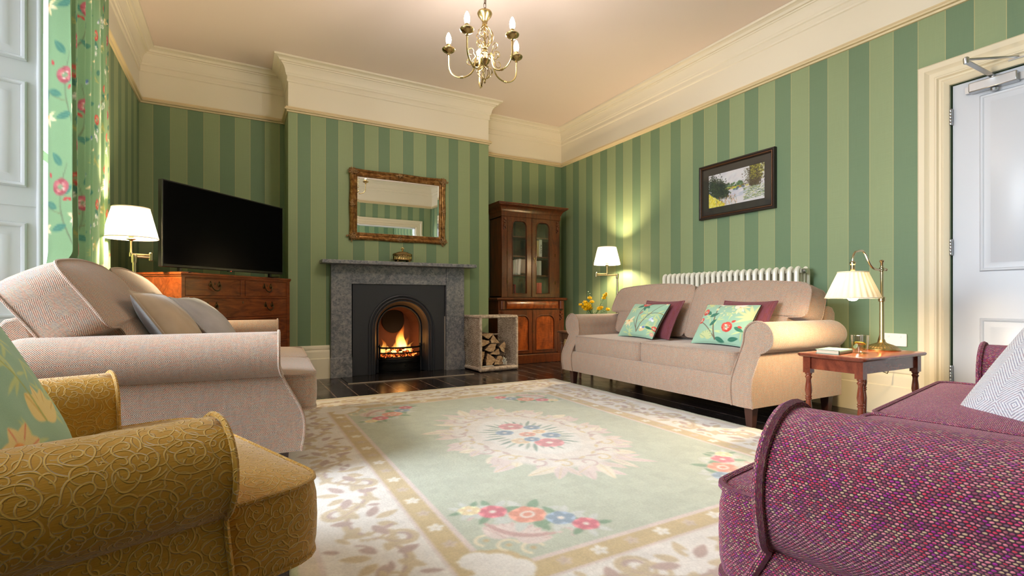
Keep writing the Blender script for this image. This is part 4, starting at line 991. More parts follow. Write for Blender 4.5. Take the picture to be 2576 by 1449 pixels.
            for (u, v, r, col) in fl:
                for q in range(8):
                    a = q * 0.785 + u * 9; c.leaf(*P(u + r * 0.7 * cos(a), v + r * 0.7 * sin(a)), r * 1.5, r * 0.36, math.atan2(sy * sin(a), sx * cos(a)), (214, 218, 212) if q % 3 else (142, 170, 144))
            for (u, v, r, col) in fl:
                x, y = P(u, v); c.ell(x, y, r * 1.08, r * 1.0, 0, tuple(min(255, q + 34) for q in col)); daisy(c, x, y, r, col, (240, 232, 226))
                if r > 0.06: c.ell(x, y, r * 0.5, r * 0.42, 0.4, (240, 232, 226)); c.ell(x, y, r * 0.32, r * 0.26, 0.4, col)
    # central medallion
    mx, my, A, B = RW / 2 + 0.02, RH / 2 + 0.02, 0.40, 0.62
    def E(a, s, t=1.0): return (mx + A * s * cos(a), my + B * t * s * sin(a))
    for k in range(26):   # outer acanthus tongues
        a = 2 * PI * k / 26; d = math.atan2(B * sin(a) * 0.9, A * cos(a)); x, y = E(a, 0.93)
        for q, (da, L) in enumerate(((-0.55, 0.14), (0.0, 0.17), (0.6, 0.13))): c.leaf(x, y, L * rd.uniform(0.7, 1.25) + (0.05 if abs(sin(a)) > 0.85 else 0), 0.034 * rd.uniform(0.7, 1.3), d + da * rd.uniform(0.7, 1.5) + (0.5 if k % 2 else -0.4), (230, 216, 212) if (k + q) % 3 else (238, 230, 214), (206, 184, 182) if k % 2 else (224, 206, 168))
    c.ell(mx, my, A * 1.02, B * 1.02, 0, (236, 230, 224))
    for k in range(20):
        a = 2 * PI * k / 20; x, y = E(a, 0.90); c.line(spiral(x, y, 0.055, a * (1 if k % 2 else -1), 0.8, 1 if k % 2 else -1), [0.010] * 19, (212, 190, 188) if k % 2 else (222, 204, 166))
        x, y = E(a + 0.15, 0.78); c.leaf(x, y, 0.09, 0.014, a + 1.4, (214, 196, 192)); c.leaf(x, y, 0.06, 0.012, a - 1.2, (224, 208, 176))
    c.ell(mx, my, A * 0.66, B * 0.66, 0, (240, 238, 234))
    for k in range(34):
        a = 2 * PI * k / 34; c.leaf(mx + 0.13 * cos(a), my + 0.19 * sin(a), 0.10 + 0.03 * (k % 3), 0.012, a, (156, 176, 168) if k % 2 else (188, 200, 190))
    for (u, v, r, col) in ((0.0, 0.20, 0.075, (216, 160, 166)), (0.02, -0.20, 0.08, (216, 152, 160)), (-0.10, 0.09, 0.052, BLE), (0.10, 0.12, 0.05, BLE), (-0.10, -0.10, 0.055, (234, 214, 190)), (0.11, -0.08, 0.055, BLE), (0.0, 0.0, 0.048, (226, 178, 164)), (-0.03, -0.10, 0.045, BLE), (0.09, 0.02, 0.04, (232, 208, 180))):
        c.ell(mx + u, my + v, r * 1.05, r, 0, tuple(min(255, q + 28) for q in col)); daisy(c, mx + u, my + v, r * 0.95, col, (240, 232, 226))
    # worn, softened pile
    nz = rng.random((c.H // 10 + 2, c.W // 10 + 2)).astype(np.float32)
    yy, xx = np.mgrid[0:c.H, 0:c.W]; k = nz[yy // 10, xx // 10]; k2 = nz[(yy // 27) % nz.shape[0], (xx // 33) % nz.shape[1]]
    c.a *= (0.965 + 0.04 * k + 0.03 * k2)[..., None]
    a = c.a; c.a = (a + np.roll(a, 1, 0) + np.roll(a, -1, 0) + np.roll(a, 1, 1) + np.roll(a, -1, 1)) / 5
    return c
rc = rug_canvas()
nx, ny = 440, 570
ux, uy = np.linspace(0, RW, nx), np.linspace(0, RH, ny); GX, GY = np.meshgrid(ux, uy, indexing='ij')
ed = np.minimum(np.minimum(GX, RW - GX), np.minimum(GY, RH - GY))
GZ = 0.010 - 0.005 * np.exp(-ed / 0.006) + 0.0012 * rng.random(GX.shape) + 0.0010 * np.sin(GX * 3.1 + 1) * np.cos(GY * 2.3)
wob = 0.004 * np.sin(GY * 23) * np.exp(-ed / 0.03) + 0.002 * (rng.random(GX.shape) - 0.5)
V = np.stack([GX + RX0 + wob, GY + RY0 + 0.003 * np.sin(GX * 31) * np.exp(-ed / 0.03), GZ], -1).reshape(-1, 3)
F = quads(nx, ny); C = rc.sample(GX, GY).reshape(-1, 3)
idx = np.arange(nx * ny).reshape(nx, ny); bor = np.concatenate([idx[:, 0], idx[-1, 1:], idx[-2::-1, -1], idx[0, -2:0:-1]])
Vb = V[bor].copy(); Vb[:, 2] = 0.001; V = np.concatenate([V, Vb]); nb_ = len(bor); k0 = nx * ny + np.arange(nb_)
F = np.concatenate([F, np.stack([np.roll(bor, -1), bor, k0, np.roll(k0, -1)], 1)]); C = np.concatenate([C, C[bor]])
rug = np_mesh('rug', V, F, RUGM, None, C)
tag(rug, 'large pale green floral rug with cream scroll border on black boards', 'rug')

# ------------------------------------------------------------------ curtain
KS = 0.62
def curtain_canvas(w, h):
    rd = random.Random(21); c = Canvas(w / KS, h / KS, 230 * KS, (126, 160, 114)); GD2, GL2 = (66, 122, 102), (92, 146, 116)
    rep = 0.80 * KS
    w, h, rep = w / KS, h / KS, 0.80
    for iy in range(-1, int(h / rep) + 2):
        for ix in range(-1, int(w / 0.62) + 2):
            bx, by = ix * 0.62, iy * rep + (0.4 if ix % 2 else 0)
            c.line(bez((bx + 0.05, by), (bx + 0.30, by + 0.25), (bx + 0.18, by + 0.62), 20), [0.012 - 0.0004 * k for k in range(21)], (104, 116, 84))
            c.line(bez((bx + 0.20, by + 0.26), (bx + 0.38, by + 0.30), (bx + 0.50, by + 0.52)), 0.006, (120, 128, 86))
            for k in range(7): c.leaf(bx + 0.40 + 0.03 * k, by + 0.12, 0.12, 0.010, 1.0 + 0.35 * k, (176, 176, 104))
            for k in range(6): c.leaf(bx + 0.10, by + 0.44, 0.12, 0.010, 1.7 + 0.3 * k, (180, 180, 106))
            for x, y, a in ((0.24, 0.30, 0.4), (0.22, 0.40, 2.6), (0.44, 0.50, -0.4), (0.36, 0.36, -1.2), (0.10, 0.10, 2.2), (0.16, 0.18, -0.3), (0.50, 0.20, 0.3), (0.22, 0.60, 0.9)): c.leaf(bx + x, by + y, 0.13, 0.028, a, GD2, GL2)
            peony(c, bx + 0.22, by + 0.45, 0.075, rd, (160, 70, 76), (196, 108, 98), (222, 182, 170)); peony(c, bx + 0.50, by + 0.56, 0.062, rd, (190, 76, 60), (222, 110, 80), (240, 190, 160))
            lily(c, bx + 0.06, by + 0.24, 0.10, -0.9, rd, (248, 236, 214), (236, 206, 130)); lily(c, bx + 0.36, by + 0.16, 0.10, -1.6, rd, (246, 228, 190), (230, 196, 110))
            for k in range(5): daisy(c, bx + 0.42 + 0.10 * rd.random(), by + 0.36 + 0.10 * rd.random(), 0.024, (248, 244, 232))
            for k in range(3): daisy(c, bx + 0.04 + 0.06 * rd.random(), by + 0.62 + 0.08 * rd.random(), 0.02, (238, 190, 190))
            for x, y, a in ((0.12, 0.36, 0.3), (0.30, 0.52, 1.0), (0.16, 0.38, -0.6)): c.leaf(bx + x, by + y, 0.05, 0.016, a, (190, 60, 56))
            c.ell(bx + 0.56, by + 0.70, 0.04, 0.016, 0.4, (232, 226, 226)); c.ell(bx + 0.58, by + 0.72, 0.025, 0.012, 1.2, (86, 112, 160))
    return c
def build_curtain():
    p0, p1 = np.array([-0.69, 2.83]), np.array([-0.770, 4.24]); nf = 9; Lc = 2.9; Hc = 2.95; n, m = 520, 400
    cc = curtain_canvas(Lc, Hc); t = np.linspace(0, 1, n); z = np.linspace(0.02, Hc, m)
    T, Z = np.meshgrid(t, z, indexing='ij'); d = (p1 - p0) / np.linalg.norm(p1 - p0); nr = np.array([d[1], -d[0]])   # towards the room
    flare = 1.0 + 0.03 * (1 - Z / Hc)
    Tw = T + 0.012 * np.sin(T * 31 + 2) + 0.006 * np.sin(Z * 2.2 + T * 9)
    ph = 2 * PI * nf * (Tw ** 0.9)
    amp = (0.044 + 0.012 * np.sin(T * 17 + 1)) * (0.82 + 0.22 * (1 - Z / Hc)) * np.clip(1.05 - 0.75 * T, 0.3, 1)
    off = amp * (np.sin(ph) + 0.22 * np.sin(2 * ph + 1.2)) + 0.012 * np.sin(Z * 1.7 + T * 6) * (1 - Z / Hc)
    off = off + 0.012 * (1 - T)
    low = np.clip((1.0 - Z) / 0.15, 0, 1); low = low * low * (3 - 2 * low); off = off * (1 - 0.65 * low) - 0.045 * low + 0.10 * amp * np.sin(3 * ph + 0.7)
    alo = 0.030 * np.cos(ph) * (amp / 0.06)
    s = (T - 1) * flare * 1.0 + 1.0
    X = p0[0] + (p1 - p0)[0] * s + nr[0] * off + d[0] * alo; Y = p0[1] + (p1 - p0)[1] * s + nr[1] * off + d[1] * alo
    V = np.stack([X, Y, Z], -1).reshape(-1, 3); C = cc.sample(T * Lc / KS, Z / KS).reshape(-1, 3)
    o = np_mesh('curtain', V, quads(n, m), CURTM, None, C); tag(o, 'long green curtain printed with red peonies and white lilies', 'curtain')
    r = thing('curtain_pole', 'curtain pole above the green floral curtain', 'curtain pole', (-0.72, 3.45, 2.985))
    b = MB(); b.tube([(0.03, -0.85, 0), (-0.03, 0.85, 0)], 0.016, 12); b.build('pole', DKBRASS, r)
    for yy in (-0.75, 0.75):
        b = MB(); b.box(-0.08, 0.0, yy - 0.012, yy + 0.012, -0.01, 0.01); b.build('bracket', DKBRASS, r)
build_curtain()
# ------------------------------------------------------------------ fireplace
FY = 5.19
fp = thing('fireplace', 'grey fossil marble fireplace with black arched cast iron insert', 'fireplace', (1.52, FY, 0))
def Lx(x): return x - 1.52
def fbox(name, mat, x0, x1, y0, y1, z0, z1, bev=0.004, label=None, parent=None):
    b = MB(); b.box(Lx(x0), Lx(x1), y0 - FY, y1 - FY, z0, z1); return b.build(name, mat, parent or fp, ang=0, bev=bev, label=label)
fbox('mantel_shelf', MARBLE, 0.705, 2.334, 5.06, 5.25, 1.140, 1.176, 0.005)
fbox('lintel', MARBLE, 1.003, 2.025, 5.20, 5.25, 0.945, 1.14)
for x0, x1 in ((0.806, 1.005), (2.023, 2.237)): fbox('jamb', MARBLE, x0, x1, 5.19, 5.25, 0.20, 1.14)
for x0, x1 in ((0.800, 1.008), (2.018, 2.243)): fbox('plinth_block', MARBLE, x0, x1, 5.178, 5.25, 0.0, 0.205)
b = MB(); b.box(Lx(0.90), Lx(2.16), 4.775 - FY, 5.25 - FY, 0.0, 0.006); b.build('hearth', HEARTH, fp, ang=0, bev=0.002)
b = MB(); b.box(Lx(0.89), Lx(2.165), 4.762 - FY, 4.776 - FY, 0.0, 0.008); b.build('hearth_edge', MORTAR, fp, ang=0)
b = MB(); b.box(Lx(2.004), Lx(2.022), 5.216 - FY, 5.25 - FY, 0.0, 0.60); b.build('mortar_joint', MORTAR, fp, ang=0, bev=0.003, label='pale mortar joint')
# arched plate: one loft from the square edge through the mouldings to the fire opening
ZS = 0.478
def arch(cx, r, y, zb=0.008, n=28):
    p = [(cx - r, y, zb), (cx - r, y, zb + (ZS - zb) * 0.5)] + [(cx - r * cos(PI * k / n), y, ZS + r * sin(PI * k / n)) for k in range(n + 1)] + [(cx + r, y, zb + (ZS - zb) * 0.5), (cx + r, y, zb)]
    return [(Lx(a), b_ - FY, c) for a, b_, c in p]
def rect_arch(x0, x1, zt, y, n=28):
    KA = [PI * k / n for k in range(n + 1)]; ac_ = math.atan2(zt - ZS, (x1 - x0) / 2)
    for t_ in (ac_, PI - ac_): KA[min(range(n + 1), key=lambda q: abs(KA[q] - t_))] = t_
    p = [(x0, y, 0.008), (x0, y, ZS * 0.5)]
    for k in range(n + 1):
        a = KA[k]; dx, dz = -cos(a), sin(a); m = max(abs(dx) / ((x1 - x0) / 2), abs(dz) / (zt - ZS)); p.append(((x0 + x1) / 2 + dx / m, y, ZS + dz / m))
    p += [(x1, y, ZS * 0.5), (x1, y, 0.008)]; return [(Lx(a), b_ - FY, c) for a, b_, c in p]
ax = 1.535
b = MB(); b.add([(Lx(0.985), 5.246 - FY, 0), (Lx(2.035), 5.246 - FY, 0), (Lx(2.035), 5.246 - FY, 0.96), (Lx(0.985), 5.246 - FY, 0.96), (Lx(1.03), 5.246 - FY, 0), (Lx(1.995), 5.246 - FY, 0), (Lx(1.995), 5.246 - FY, 0.93), (Lx(1.03), 5.246 - FY, 0.93)], [(0, 4, 7, 3), (3, 7, 6, 2), (2, 6, 5, 1)]); b.box(Lx(0.98), Lx(2.04), 5.60 - FY, 5.63 - FY, 0, 1.0); b.box(Lx(0.98), Lx(2.04), 5.25 - FY, 5.63 - FY, 0.955, 0.99); b.box(Lx(0.965), Lx(0.985), 5.25 - FY, 5.63 - FY, 0, 0.99); b.box(Lx(2.035), Lx(2.055), 5.25 - FY, 5.63 - FY, 0, 0.99); b.build('insert_light_seal', SOOT, fp, ang=0, normals=False)  # dark casing added behind the insert to seal out leaking sky light
L_ = [rect_arch(1.016, 2.008, 0.944, 5.247), rect_arch(1.018, 2.006, 0.943, 5.214)]
for r, y in ((0.362, 5.214), (0.358, 5.203), (0.348, 5.198), (0.338, 5.203), (0.335, 5.213), (0.328, 5.215), (0.325, 5.209), (0.318, 5.206), (0.310, 5.211), (0.306, 5.224), (0.300, 5.226), (0.298, 5.221), (0.290, 5.222), (0.284, 5.236), (0.280, 5.240)): L_.append(arch(ax, r, y))
for k in range(1, 5): L_.append(arch(ax, 0.280 - 0.035 * k / 4, 5.240 + 0.09 * k / 4))
for r, y in ((0.245, 5.326), (0.240, 5.318), (0.232, 5.318), (0.226, 5.328), (0.225, 5.36)): L_.append(arch(ax, r, y))
b = MB(); b.grid(L_); b.build('arched_insert', IRON, fp, ang=38, normals=False)
b = MB(); b.grid([arch(ax, 0.225, 5.355), arch(ax, 0.222, 5.42), arch(ax, 0.19, 5.56)]); q = arch(ax, 0.19, 5.56); b.add(q, [tuple(range(len(q)))])
b.build('firebrick', BRICK, fp, ang=40, normals=False)
b = MB(); b.add([(Lx(ax - 0.01) + 0.125 * cos(2 * PI * k / 24), 5.545 - FY, 0.545 + 0.135 * sin(2 * PI * k / 24)) for k in range(24)], [tuple(range(24))]); b.build('flue_mouth', SOOT, fp, ang=0)
def bow(z, y_out, half=0.226, y_in=5.31, n=16): return [(Lx(ax + half * (-1 + 2 * k / n)), y_in - (y_in - y_out) * (1 - (-1 + 2 * k / n) ** 2) ** 0.7 - FY, z) for k in range(n + 1)]
for z, rr in ((0.272, 0.0095), (0.216, 0.007), (0.168, 0.008)):
    b = MB(); b.tube(bow(z, 5.215), rr, 8); b.build('grate_bar', IRONB, fp)
for sx in (-1, 1):
    b = MB(); b.lathe([(0.010, 0.15), (0.010, 0.275), (0.014, 0.28), (0.014, 0.292), (0.006, 0.305), (0.001, 0.31)], 10, Matrix.Translation((Lx(ax + sx * 0.222), 5.305 - FY, 0))); b.build('grate_post', IRONB, fp)
b = MB(); b.grid([bow(z, y, 0.236, 5.325) for z, y in ((0.006, 5.205), (0.030, 5.202), (0.034, 5.192), (0.050, 5.192), (0.054, 5.203), (0.105, 5.203), (0.108, 5.192), (0.124, 5.190), (0.128, 5.203), (0.146, 5.205), (0.150, 5.194), (0.158, 5.196), (0.160, 5.22), (0.16, 5.31))])
ap = b.build('ash_cover', IRONB, fp, ang=35)
b = MB(); b.ball((Lx(ax + 0.03), 5.196 - FY, 0.082), 0.011); b.build('knob', IRONB, ap)
b = MB(); b.add([(Lx(ax - 0.21), 5.33 - FY, 0.150), (Lx(ax + 0.21), 5.33 - FY, 0.150), (Lx(ax + 0.19), 5.53 - FY, 0.150), (Lx(ax - 0.19), 5.53 - FY, 0.150), (Lx(ax), 5.23 - FY, 0.150)], [(0, 4, 1, 2, 3)]); b.build('grate_floor', IRONB, fp, ang=0)
# the fire itself
fr = thing('fire', 'burning coal fire with orange flames inside the arched grate', 'fire', (ax, 5.40, 0.15))
b = MB(); rd = random.Random(4)
for k in range(120):
    x = rd.uniform(-0.19, 0.19); y = rd.uniform(-0.15, 0.09); z = 0.02 + 0.085 * rd.random() * (1 - (x / 0.24) ** 2)
    if y < -0.05 and abs(x) > 0.17: continue
    s = rd.uniform(0.016, 0.028); M = Matrix.Translation((x, y, z)) @ Matrix.Rotation(rd.random() * 3, 4, 'X') @ Matrix.Rotation(rd.random() * 3, 4, 'Z')
    b.ball((0, 0, 0), s, s * 0.75, s * 0.65, 6, 4, M)
b.build('embers', EMBER, fr, ang=20, kind='stuff')
FL = m_flame('tall flame', 0.07, 0.36, 85.0); FL2 = m_flame('low flame', 0.06, 0.22, 55.0)
def flame(x, y, h, w, d, seed, mat, lean_=0.0):
    rd = random.Random(seed); b = MB(); P = []; n = 22
    for i in range(n + 1):
        t = i / n; r = w * (math.sin(PI * min(1, 0.22 + 0.78 * t)) ** 0.9) * (1 - 0.55 * t) + 0.001; ph = rd.uniform(-0.3, 0.3)
        ox = lean_ * t * t * h + 0.022 * t * sin(seed + t * 7); row = []
        for j in range(16):
            a = 2 * PI * j / 16; k = 1 + 0.22 * sin(3 * a + seed + t * 8) * t + 0.12 * sin(5 * a + ph)
            row.append((x + ox + r * k * cos(a), y + r * k * d * sin(a), 0.055 + h * t))
        P.append(row)
    b.grid(P, None, False, True); b.add(P[0], [tuple(range(16))]); b.add(P[-1], [tuple(range(16))]); b.build('flame', mat, fr, ang=60)
flame(0.035, -0.02, 0.31, 0.066, 0.7, 1, FL, 0.02); flame(0.085, 0.0, 0.20, 0.04, 0.7, 2, FL2, 0.12); flame(-0.015, 0.01, 0.17, 0.035, 0.8, 3, FL2, -0.12)
flame(-0.165, -0.02, 0.17, 0.034, 0.8, 4, FL2, 0.0); flame(-0.10, 0.0, 0.085, 0.04, 0.9, 5, FL2); flame(-0.055, -0.03, 0.08, 0.035, 0.9, 6, FL2); flame(0.125, -0.02, 0.12, 0.03, 0.8, 7, FL2, 0.25)

# ------------------------------------------------------------------ mirror above the mantel
mr = thing('mirror', 'rectangular mirror in ornate gilt frame above the fireplace', 'mirror', (1.508, 5.239, 1.762)); mr.rotation_euler = (rad(1.35), 0, 0)
W2, H2 = 0.522, 0.366
def frame_loft(w, h, prof, cx=0, cz=0, scal=0.0, n=14):
    """picture-frame moulding; prof = [(inset, depth towards room)]; scal = scalloped outer edge"""
    rows = []
    for ins, dep in prof:
        row = []
        def edge(t, L): return scal * (1 if ins < 0.035 else 0) * (0.5 - 0.5 * cos(2 * PI * t * 2)) * (1 if L else 1)
        a, c_ = w - ins, h - ins
        for k in range(n): t = k / n; row.append((-a + 2 * a * t, -dep, -c_ + edge(t, 1)))
        for k in range(n): t = k / n; row.append((a - edge(t, 1), -dep, -c_ + 2 * c_ * t))
        for k in range(n): t = k / n; row.append((a - 2 * a * t, -dep, c_ - edge(t, 1)))
        for k in range(n): t = k / n; row.append((-a + edge(t, 1), -dep, c_ - 2 * c_ * t))
        rows.append(row)
    return rows
b = MB(); b.grid(frame_loft(W2, H2, [(0.0, 0.0), (0.0, 0.012), (0.006, 0.024), (0.016, 0.030), (0.024, 0.026), (0.030, 0.016), (0.045, 0.013), (0.052, 0.020), (0.058, 0.021), (0.063, 0.014), (0.067, 0.013), (0.071, 0.017), (0.076, 0.015), (0.082, 0.006), (0.082, 0.002)], 0, 0, 0.006), None, False, True)
b.build('frame', GILT, mr, ang=45)
b = MB(); b.add([(-W2 + 0.08, -0.006, -H2 + 0.08), (W2 - 0.08, -0.006, -H2 + 0.08), (W2 - 0.08, -0.006, H2 - 0.08), (-W2 + 0.08, -0.006, H2 - 0.08)], [(0, 1, 2, 3)])
b.build('mirror_glass', MIRROR, mr, ang=0, label='silvered mirror glass')
b = MB(); ring = lambda i, d: [(-W2 + 0.08 + i, -d, -H2 + 0.08 + i), (W2 - 0.08 - i, -d, -H2 + 0.08 + i), (W2 - 0.08 - i, -d, H2 - 0.08 - i), (-W2 + 0.08 + i, -d, H2 - 0.08 - i)]
b.grid([ring(0, 0.0065), ring(0.016, 0.0072)], None, False, True); b.build('bevelled_edge', MIRROR, mr, ang=0)
rd = random.Random(9)
def ornament(cx, cz, sx, sz, n, big):
    """encrusted cluster of small leaves and beads"""
    b = MB()
    for k in range(n * 4):
        a = rd.random() * 2 * PI; rr = big * math.sqrt(rd.random()) * (0.80 + 0.25 * cos(4 * a)); u, v = sx * rr * cos(a), sz * rr * sin(a)
        M = Matrix.Translation((cx + u, -0.020 - 0.010 * (1 - rr / big), cz + v)) @ Matrix.Rotation(-a + rd.uniform(-0.5, 0.5), 4, 'Y')
        b.ball((0, 0, 0), rd.uniform(0.008, 0.014), rd.uniform(0.007, 0.010), rd.uniform(0.004, 0.007), 7, 5, M)
    for k in range(6): a = k * PI / 3; b.ball((cx + sx * big * 0.28 * cos(a), -0.032, cz + sz * big * 0.28 * sin(a)), 0.009, 0.006, 0.009, 8, 5)
    b.ball((cx, -0.035, cz), 0.008); b.build('ornament', GILTO, mr, ang=50)
for sx in (-1, 1):
    for sz in (-1, 1): ornament(sx * (W2 - 0.036), sz * (H2 - 0.036), 1, 1, 11, 0.055)
for sx in (-1, 1): ornament(sx * (W2 - 0.028), 0, 0.5, 1, 8, 0.045)
for sz in (-1, 1): ornament(0, sz * (H2 - 0.028), 1.1, 0.5, 8, 0.045)
# brass casket on the shelf
bx = thing('trinket_box', 'oval embossed brass trinket box on the mantel shelf', 'box', (1.512, 5.14, 1.176))
S_ = Matrix.Diagonal((1.0, 0.72, 1, 1))
b = MB(); P = []
for z, r in ((0.018, 0.094), (0.022, 0.102), (0.028, 0.104), (0.034, 0.098), (0.062, 0.097), (0.068, 0.103), (0.074, 0.104), (0.078, 0.100)):
    P.append([((r + (0.003 * sin(a * 22) if 0.03 < z < 0.065 else 0)) * cos(a), (r + (0.003 * sin(a * 22) if 0.03 < z < 0.065 else 0)) * sin(a) * 0.72, z) for a in [2 * PI * k / 88 for k in range(88)]])
b.grid(P, None, False, True); b.add(P[0], [tuple(range(88))]); body = b.build('body', BRASS, bx)
b = MB(); b.lathe([(0.104, 0.079), (0.105, 0.084), (0.098, 0.090), (0.084, 0.096), (0.070, 0.098), (0.060, 0.106), (0.030, 0.113), (0.012, 0.115), (0.0, 0.116)], 36, S_); lid = b.build('lid', BRASS, bx)
b = MB(); b.lathe([(0.012, 0.114), (0.006, 0.120), (0.010, 0.128), (0.012, 0.136), (0.006, 0.142)], 12)
for k in range(4): b.ball((0.012 * cos(k * 1.57), 0.012 * sin(k * 1.57), 0.146 + 0.004 * (k % 2)), 0.008, 0.005, 0.009, 8, 5)
b.ball((0, 0, 0.152), 0.006); b.build('finial', BRIGHTB, lid)
for k in range(4):
    a = PI / 4 + k * PI / 2; b = MB(); b.ball((0.085 * cos(a), 0.062 * sin(a), 0.010), 0.013, 0.013, 0.010, 8, 6); b.build('foot', BRASS, bx)

# ------------------------------------------------------------------ log basket
lb = thing('log_basket', 'open sided grey wicker log basket beside the fireplace', 'basket', (2.50, 5.06, 0), rad(4))
BW, BD, BH = 0.232, 0.19, 0.60
def weave(b, x, zlo, zhi, rows, ylo=-BD, yhi=BD, stakes=13):
    for r in range(rows):
        z = zlo + (zhi - zlo) * (r + 0.5) / rows; pts = []
        for k in range(stakes * 2 + 1):
            y = ylo + (yhi - ylo) * k / (stakes * 2); pts.append((x + 0.0065 * sin(PI * k / 2 + (PI if r % 2 else 0)), y, z + 0.0015 * sin(k * 1.7 + r)))
        b.tube(pts, (zhi - zlo) / rows * 0.50, 5, cap=False)
    for k in range(stakes):
        y = ylo + (yhi - ylo) * (k + 0.5) / stakes; b.tube([(x, y, zlo), (x, y, zhi)], 0.0042, 5, cap=False)
for sx in (-1, 1):
    b = MB(); weave(b, sx * BW, 0.05, BH - 0.02, 46); b.build('woven_side', WICKER, lb, ang=60)
def wrapped(b, p, q, r=0.014, pitch=0.013):
    p, q = Vector(p), Vector(q); L = (q - p).length; n = max(2, int(L / pitch) * 4); b.tube([p.lerp(q, k / n) for k in range(n + 1)], [r * (1 + 0.10 * (1 if k % 4 < 2 else -0.6)) for k in range(n + 1)], 9)
for sx in (-1, 1):
    for sy in (-1, 1): b = MB(); wrapped(b, (sx * BW, sy * BD, 0.012), (sx * BW, sy * BD, BH), 0.017); b.build('corner_post', WICKER, lb, ang=60)
    b = MB(); wrapped(b, (sx * BW, -BD, BH - 0.002), (sx * BW, BD, BH - 0.002), 0.016); b.build('top_rail', WICKER, lb, ang=60)
for sy in (-1, 1):
    b = MB(); wrapped(b, (-BW, sy * BD, BH - 0.004), (BW, sy * BD, BH - 0.004), 0.014); b.build('top_rail', WICKER, lb, ang=60)
    b = MB(); wrapped(b, (-BW, sy * BD, 0.028), (BW, sy * BD, 0.028), 0.026, 0.011); b.build('bottom_rail', WICKER, lb, ang=60)
b = MB(); wrapped(b, (-BW, BD, 0.375), (BW, BD, 0.375), 0.010); b.build('cross_bar', WICKER, lb, ang=60)
for sx in (-1, 1): b = MB(); wrapped(b, (sx * BW, -BD, 0.035), (sx * BW, BD, 0.035), 0.022, 0.011); b.build('bottom_rail', WICKER, lb, ang=60)
b = MB()
for k in range(26): y = -BD + 2 * BD * (k + 0.5) / 26; b.tube([(-BW + 0.015, y, 0.034), (BW - 0.015, y, 0.034)], 0.0075, 6)
b.build('base_slats', WICKER, lb, ang=60)
# split logs: end faces as they lie in the basket, grain running back
LOGS = [
 ([(2.305, 0.412), (2.470, 0.414), (2.468, 0.392), (2.415, 0.352), (2.380, 0.368), (2.330, 0.396)], 'split log with white bark flecks on top of the log pile', 0),
 ([(2.474, 0.398), (2.560, 0.300), (2.452, 0.306), (2.440, 0.338)], 'wedge shaped split log leaning right near the top of the pile', 0.008),
 ([(2.285, 0.348), (2.342, 0.352), (2.430, 0.330), (2.416, 0.296), (2.345, 0.272), (2.285, 0.290)], 'half round log with pale cut end at the left of the pile', 0.004),
 ([(2.438, 0.297), (2.512, 0.294), (2.498, 0.246), (2.474, 0.210), (2.420, 0.212), (2.366, 0.234)], 'pale weathered split log in the middle of the pile', 0.0),
 ([(2.285, 0.262), (2.318, 0.236), (2.292, 0.214), (2.282, 0.216)], 'small log end wedged at the left edge above the lowest row', 0.01),
 ([(2.283, 0.206), (2.325, 0.222), (2.372, 0.215), (2.336, 0.062), (2.283, 0.060)], 'dark barked log standing at the bottom left of the pile', 0.0),
 ([(2.395, 0.197), (2.440, 0.176), (2.515, 0.118), (2.452, 0.062), (2.384, 0.062), (2.380, 0.100)], 'split log with orange tinted end in the centre of the bottom row', -0.004),
 ([(2.545, 0.240), (2.560, 0.176), (2.515, 0.170), (2.430, 0.186), (2.474, 0.205)], 'flat topped split log above the bottom row, right of centre', 0.004),
 ([(2.612, 0.318), (2.632, 0.292), (2.616, 0.190), (2.582, 0.208), (2.548, 0.262)], 'upright split log against the right side of the basket', 0.006),
 ([(2.525, 0.155), (2.570, 0.160), (2.612, 0.112), (2.590, 0.064), (2.480, 0.064), (2.495, 0.098)], 'brown split log at the bottom right of the pile', 0.0)]
for pts, lab, dy in LOGS:
    cx = sum(p[0] for p in pts) / len(pts); cz = sum(p[1] for p in pts) / len(pts)
    t = thing('log', lab, 'log', (cx, 4.93, cz), rad(4), 'split logs in the basket'); rd = random.Random(lab)
    base = [Vector((p[0] - cx, p[1] - cz)) * 0.985 for p in pts]; ring = []
    for i in range(len(base)):
        a, b_ = base[i], base[(i + 1) % len(base)]; k = max(2, int((b_ - a).length / 0.012))
        for j in range(k): q = a.lerp(b_, j / k); ring.append(q + Vector((rd.uniform(-1, 1), rd.uniform(-1, 1))) * 0.0022 if j else q)
    b = MB(); n = len(ring); rows = []
    for k in range(7):
        y = (-0.002 + dy) + 0.27 * k / 6; s = 1 - 0.10 * (k / 6); rows.append([(q.x * s + 0.0016 * rd.uniform(-1, 1), y + (0.004 * rd.uniform(-1, 1) if k == 0 else 0), q.y * s + 0.0016 * rd.uniform(-1, 1)) for q in ring])
    b.grid(rows, None, False, True, 0); b.add(rows[-1], [tuple(range(n))]); b.build('bark', BARK, t, ang=35)
    b = MB(); b.add(rows[0] + [(0, dy - 0.004, 0)], [(i, (i + 1) % n, n) for i in range(n)]); b.build('cut_end', LOGEND, t, ang=30)
nw = thing('newspaper', 'crumpled newspaper tucked at the right of the log basket', 'newspaper', (2.60, 4.915, 0.075)); b = MB(); rd = random.Random(3)
P = []
for i in range(9):
    P.append([(-0.012 + 0.045 * i / 8 + 0.012 * sin(i * 2.1 + j), 0.012 * sin(i * 1.9 + j * 1.3) , 0.075 * (1 - j / 8) - 0.03 * i / 8 + 0.006 * sin(i + j * 2)) for j in range(9)])
b.grid(P); b.build('sheet', PAPER, nw, ang=20)
pt_ = thing('paper_spill', 'white folded paper strip lying at the front of the basket floor', 'paper', (2.375, 4.895, 0.056), rad(3)); b = MB(); b.box(-0.085, 0.085, -0.012, 0.012, 0, 0.005); b.build('strip', PAPER, pt_, ang=0, bev=0.001)
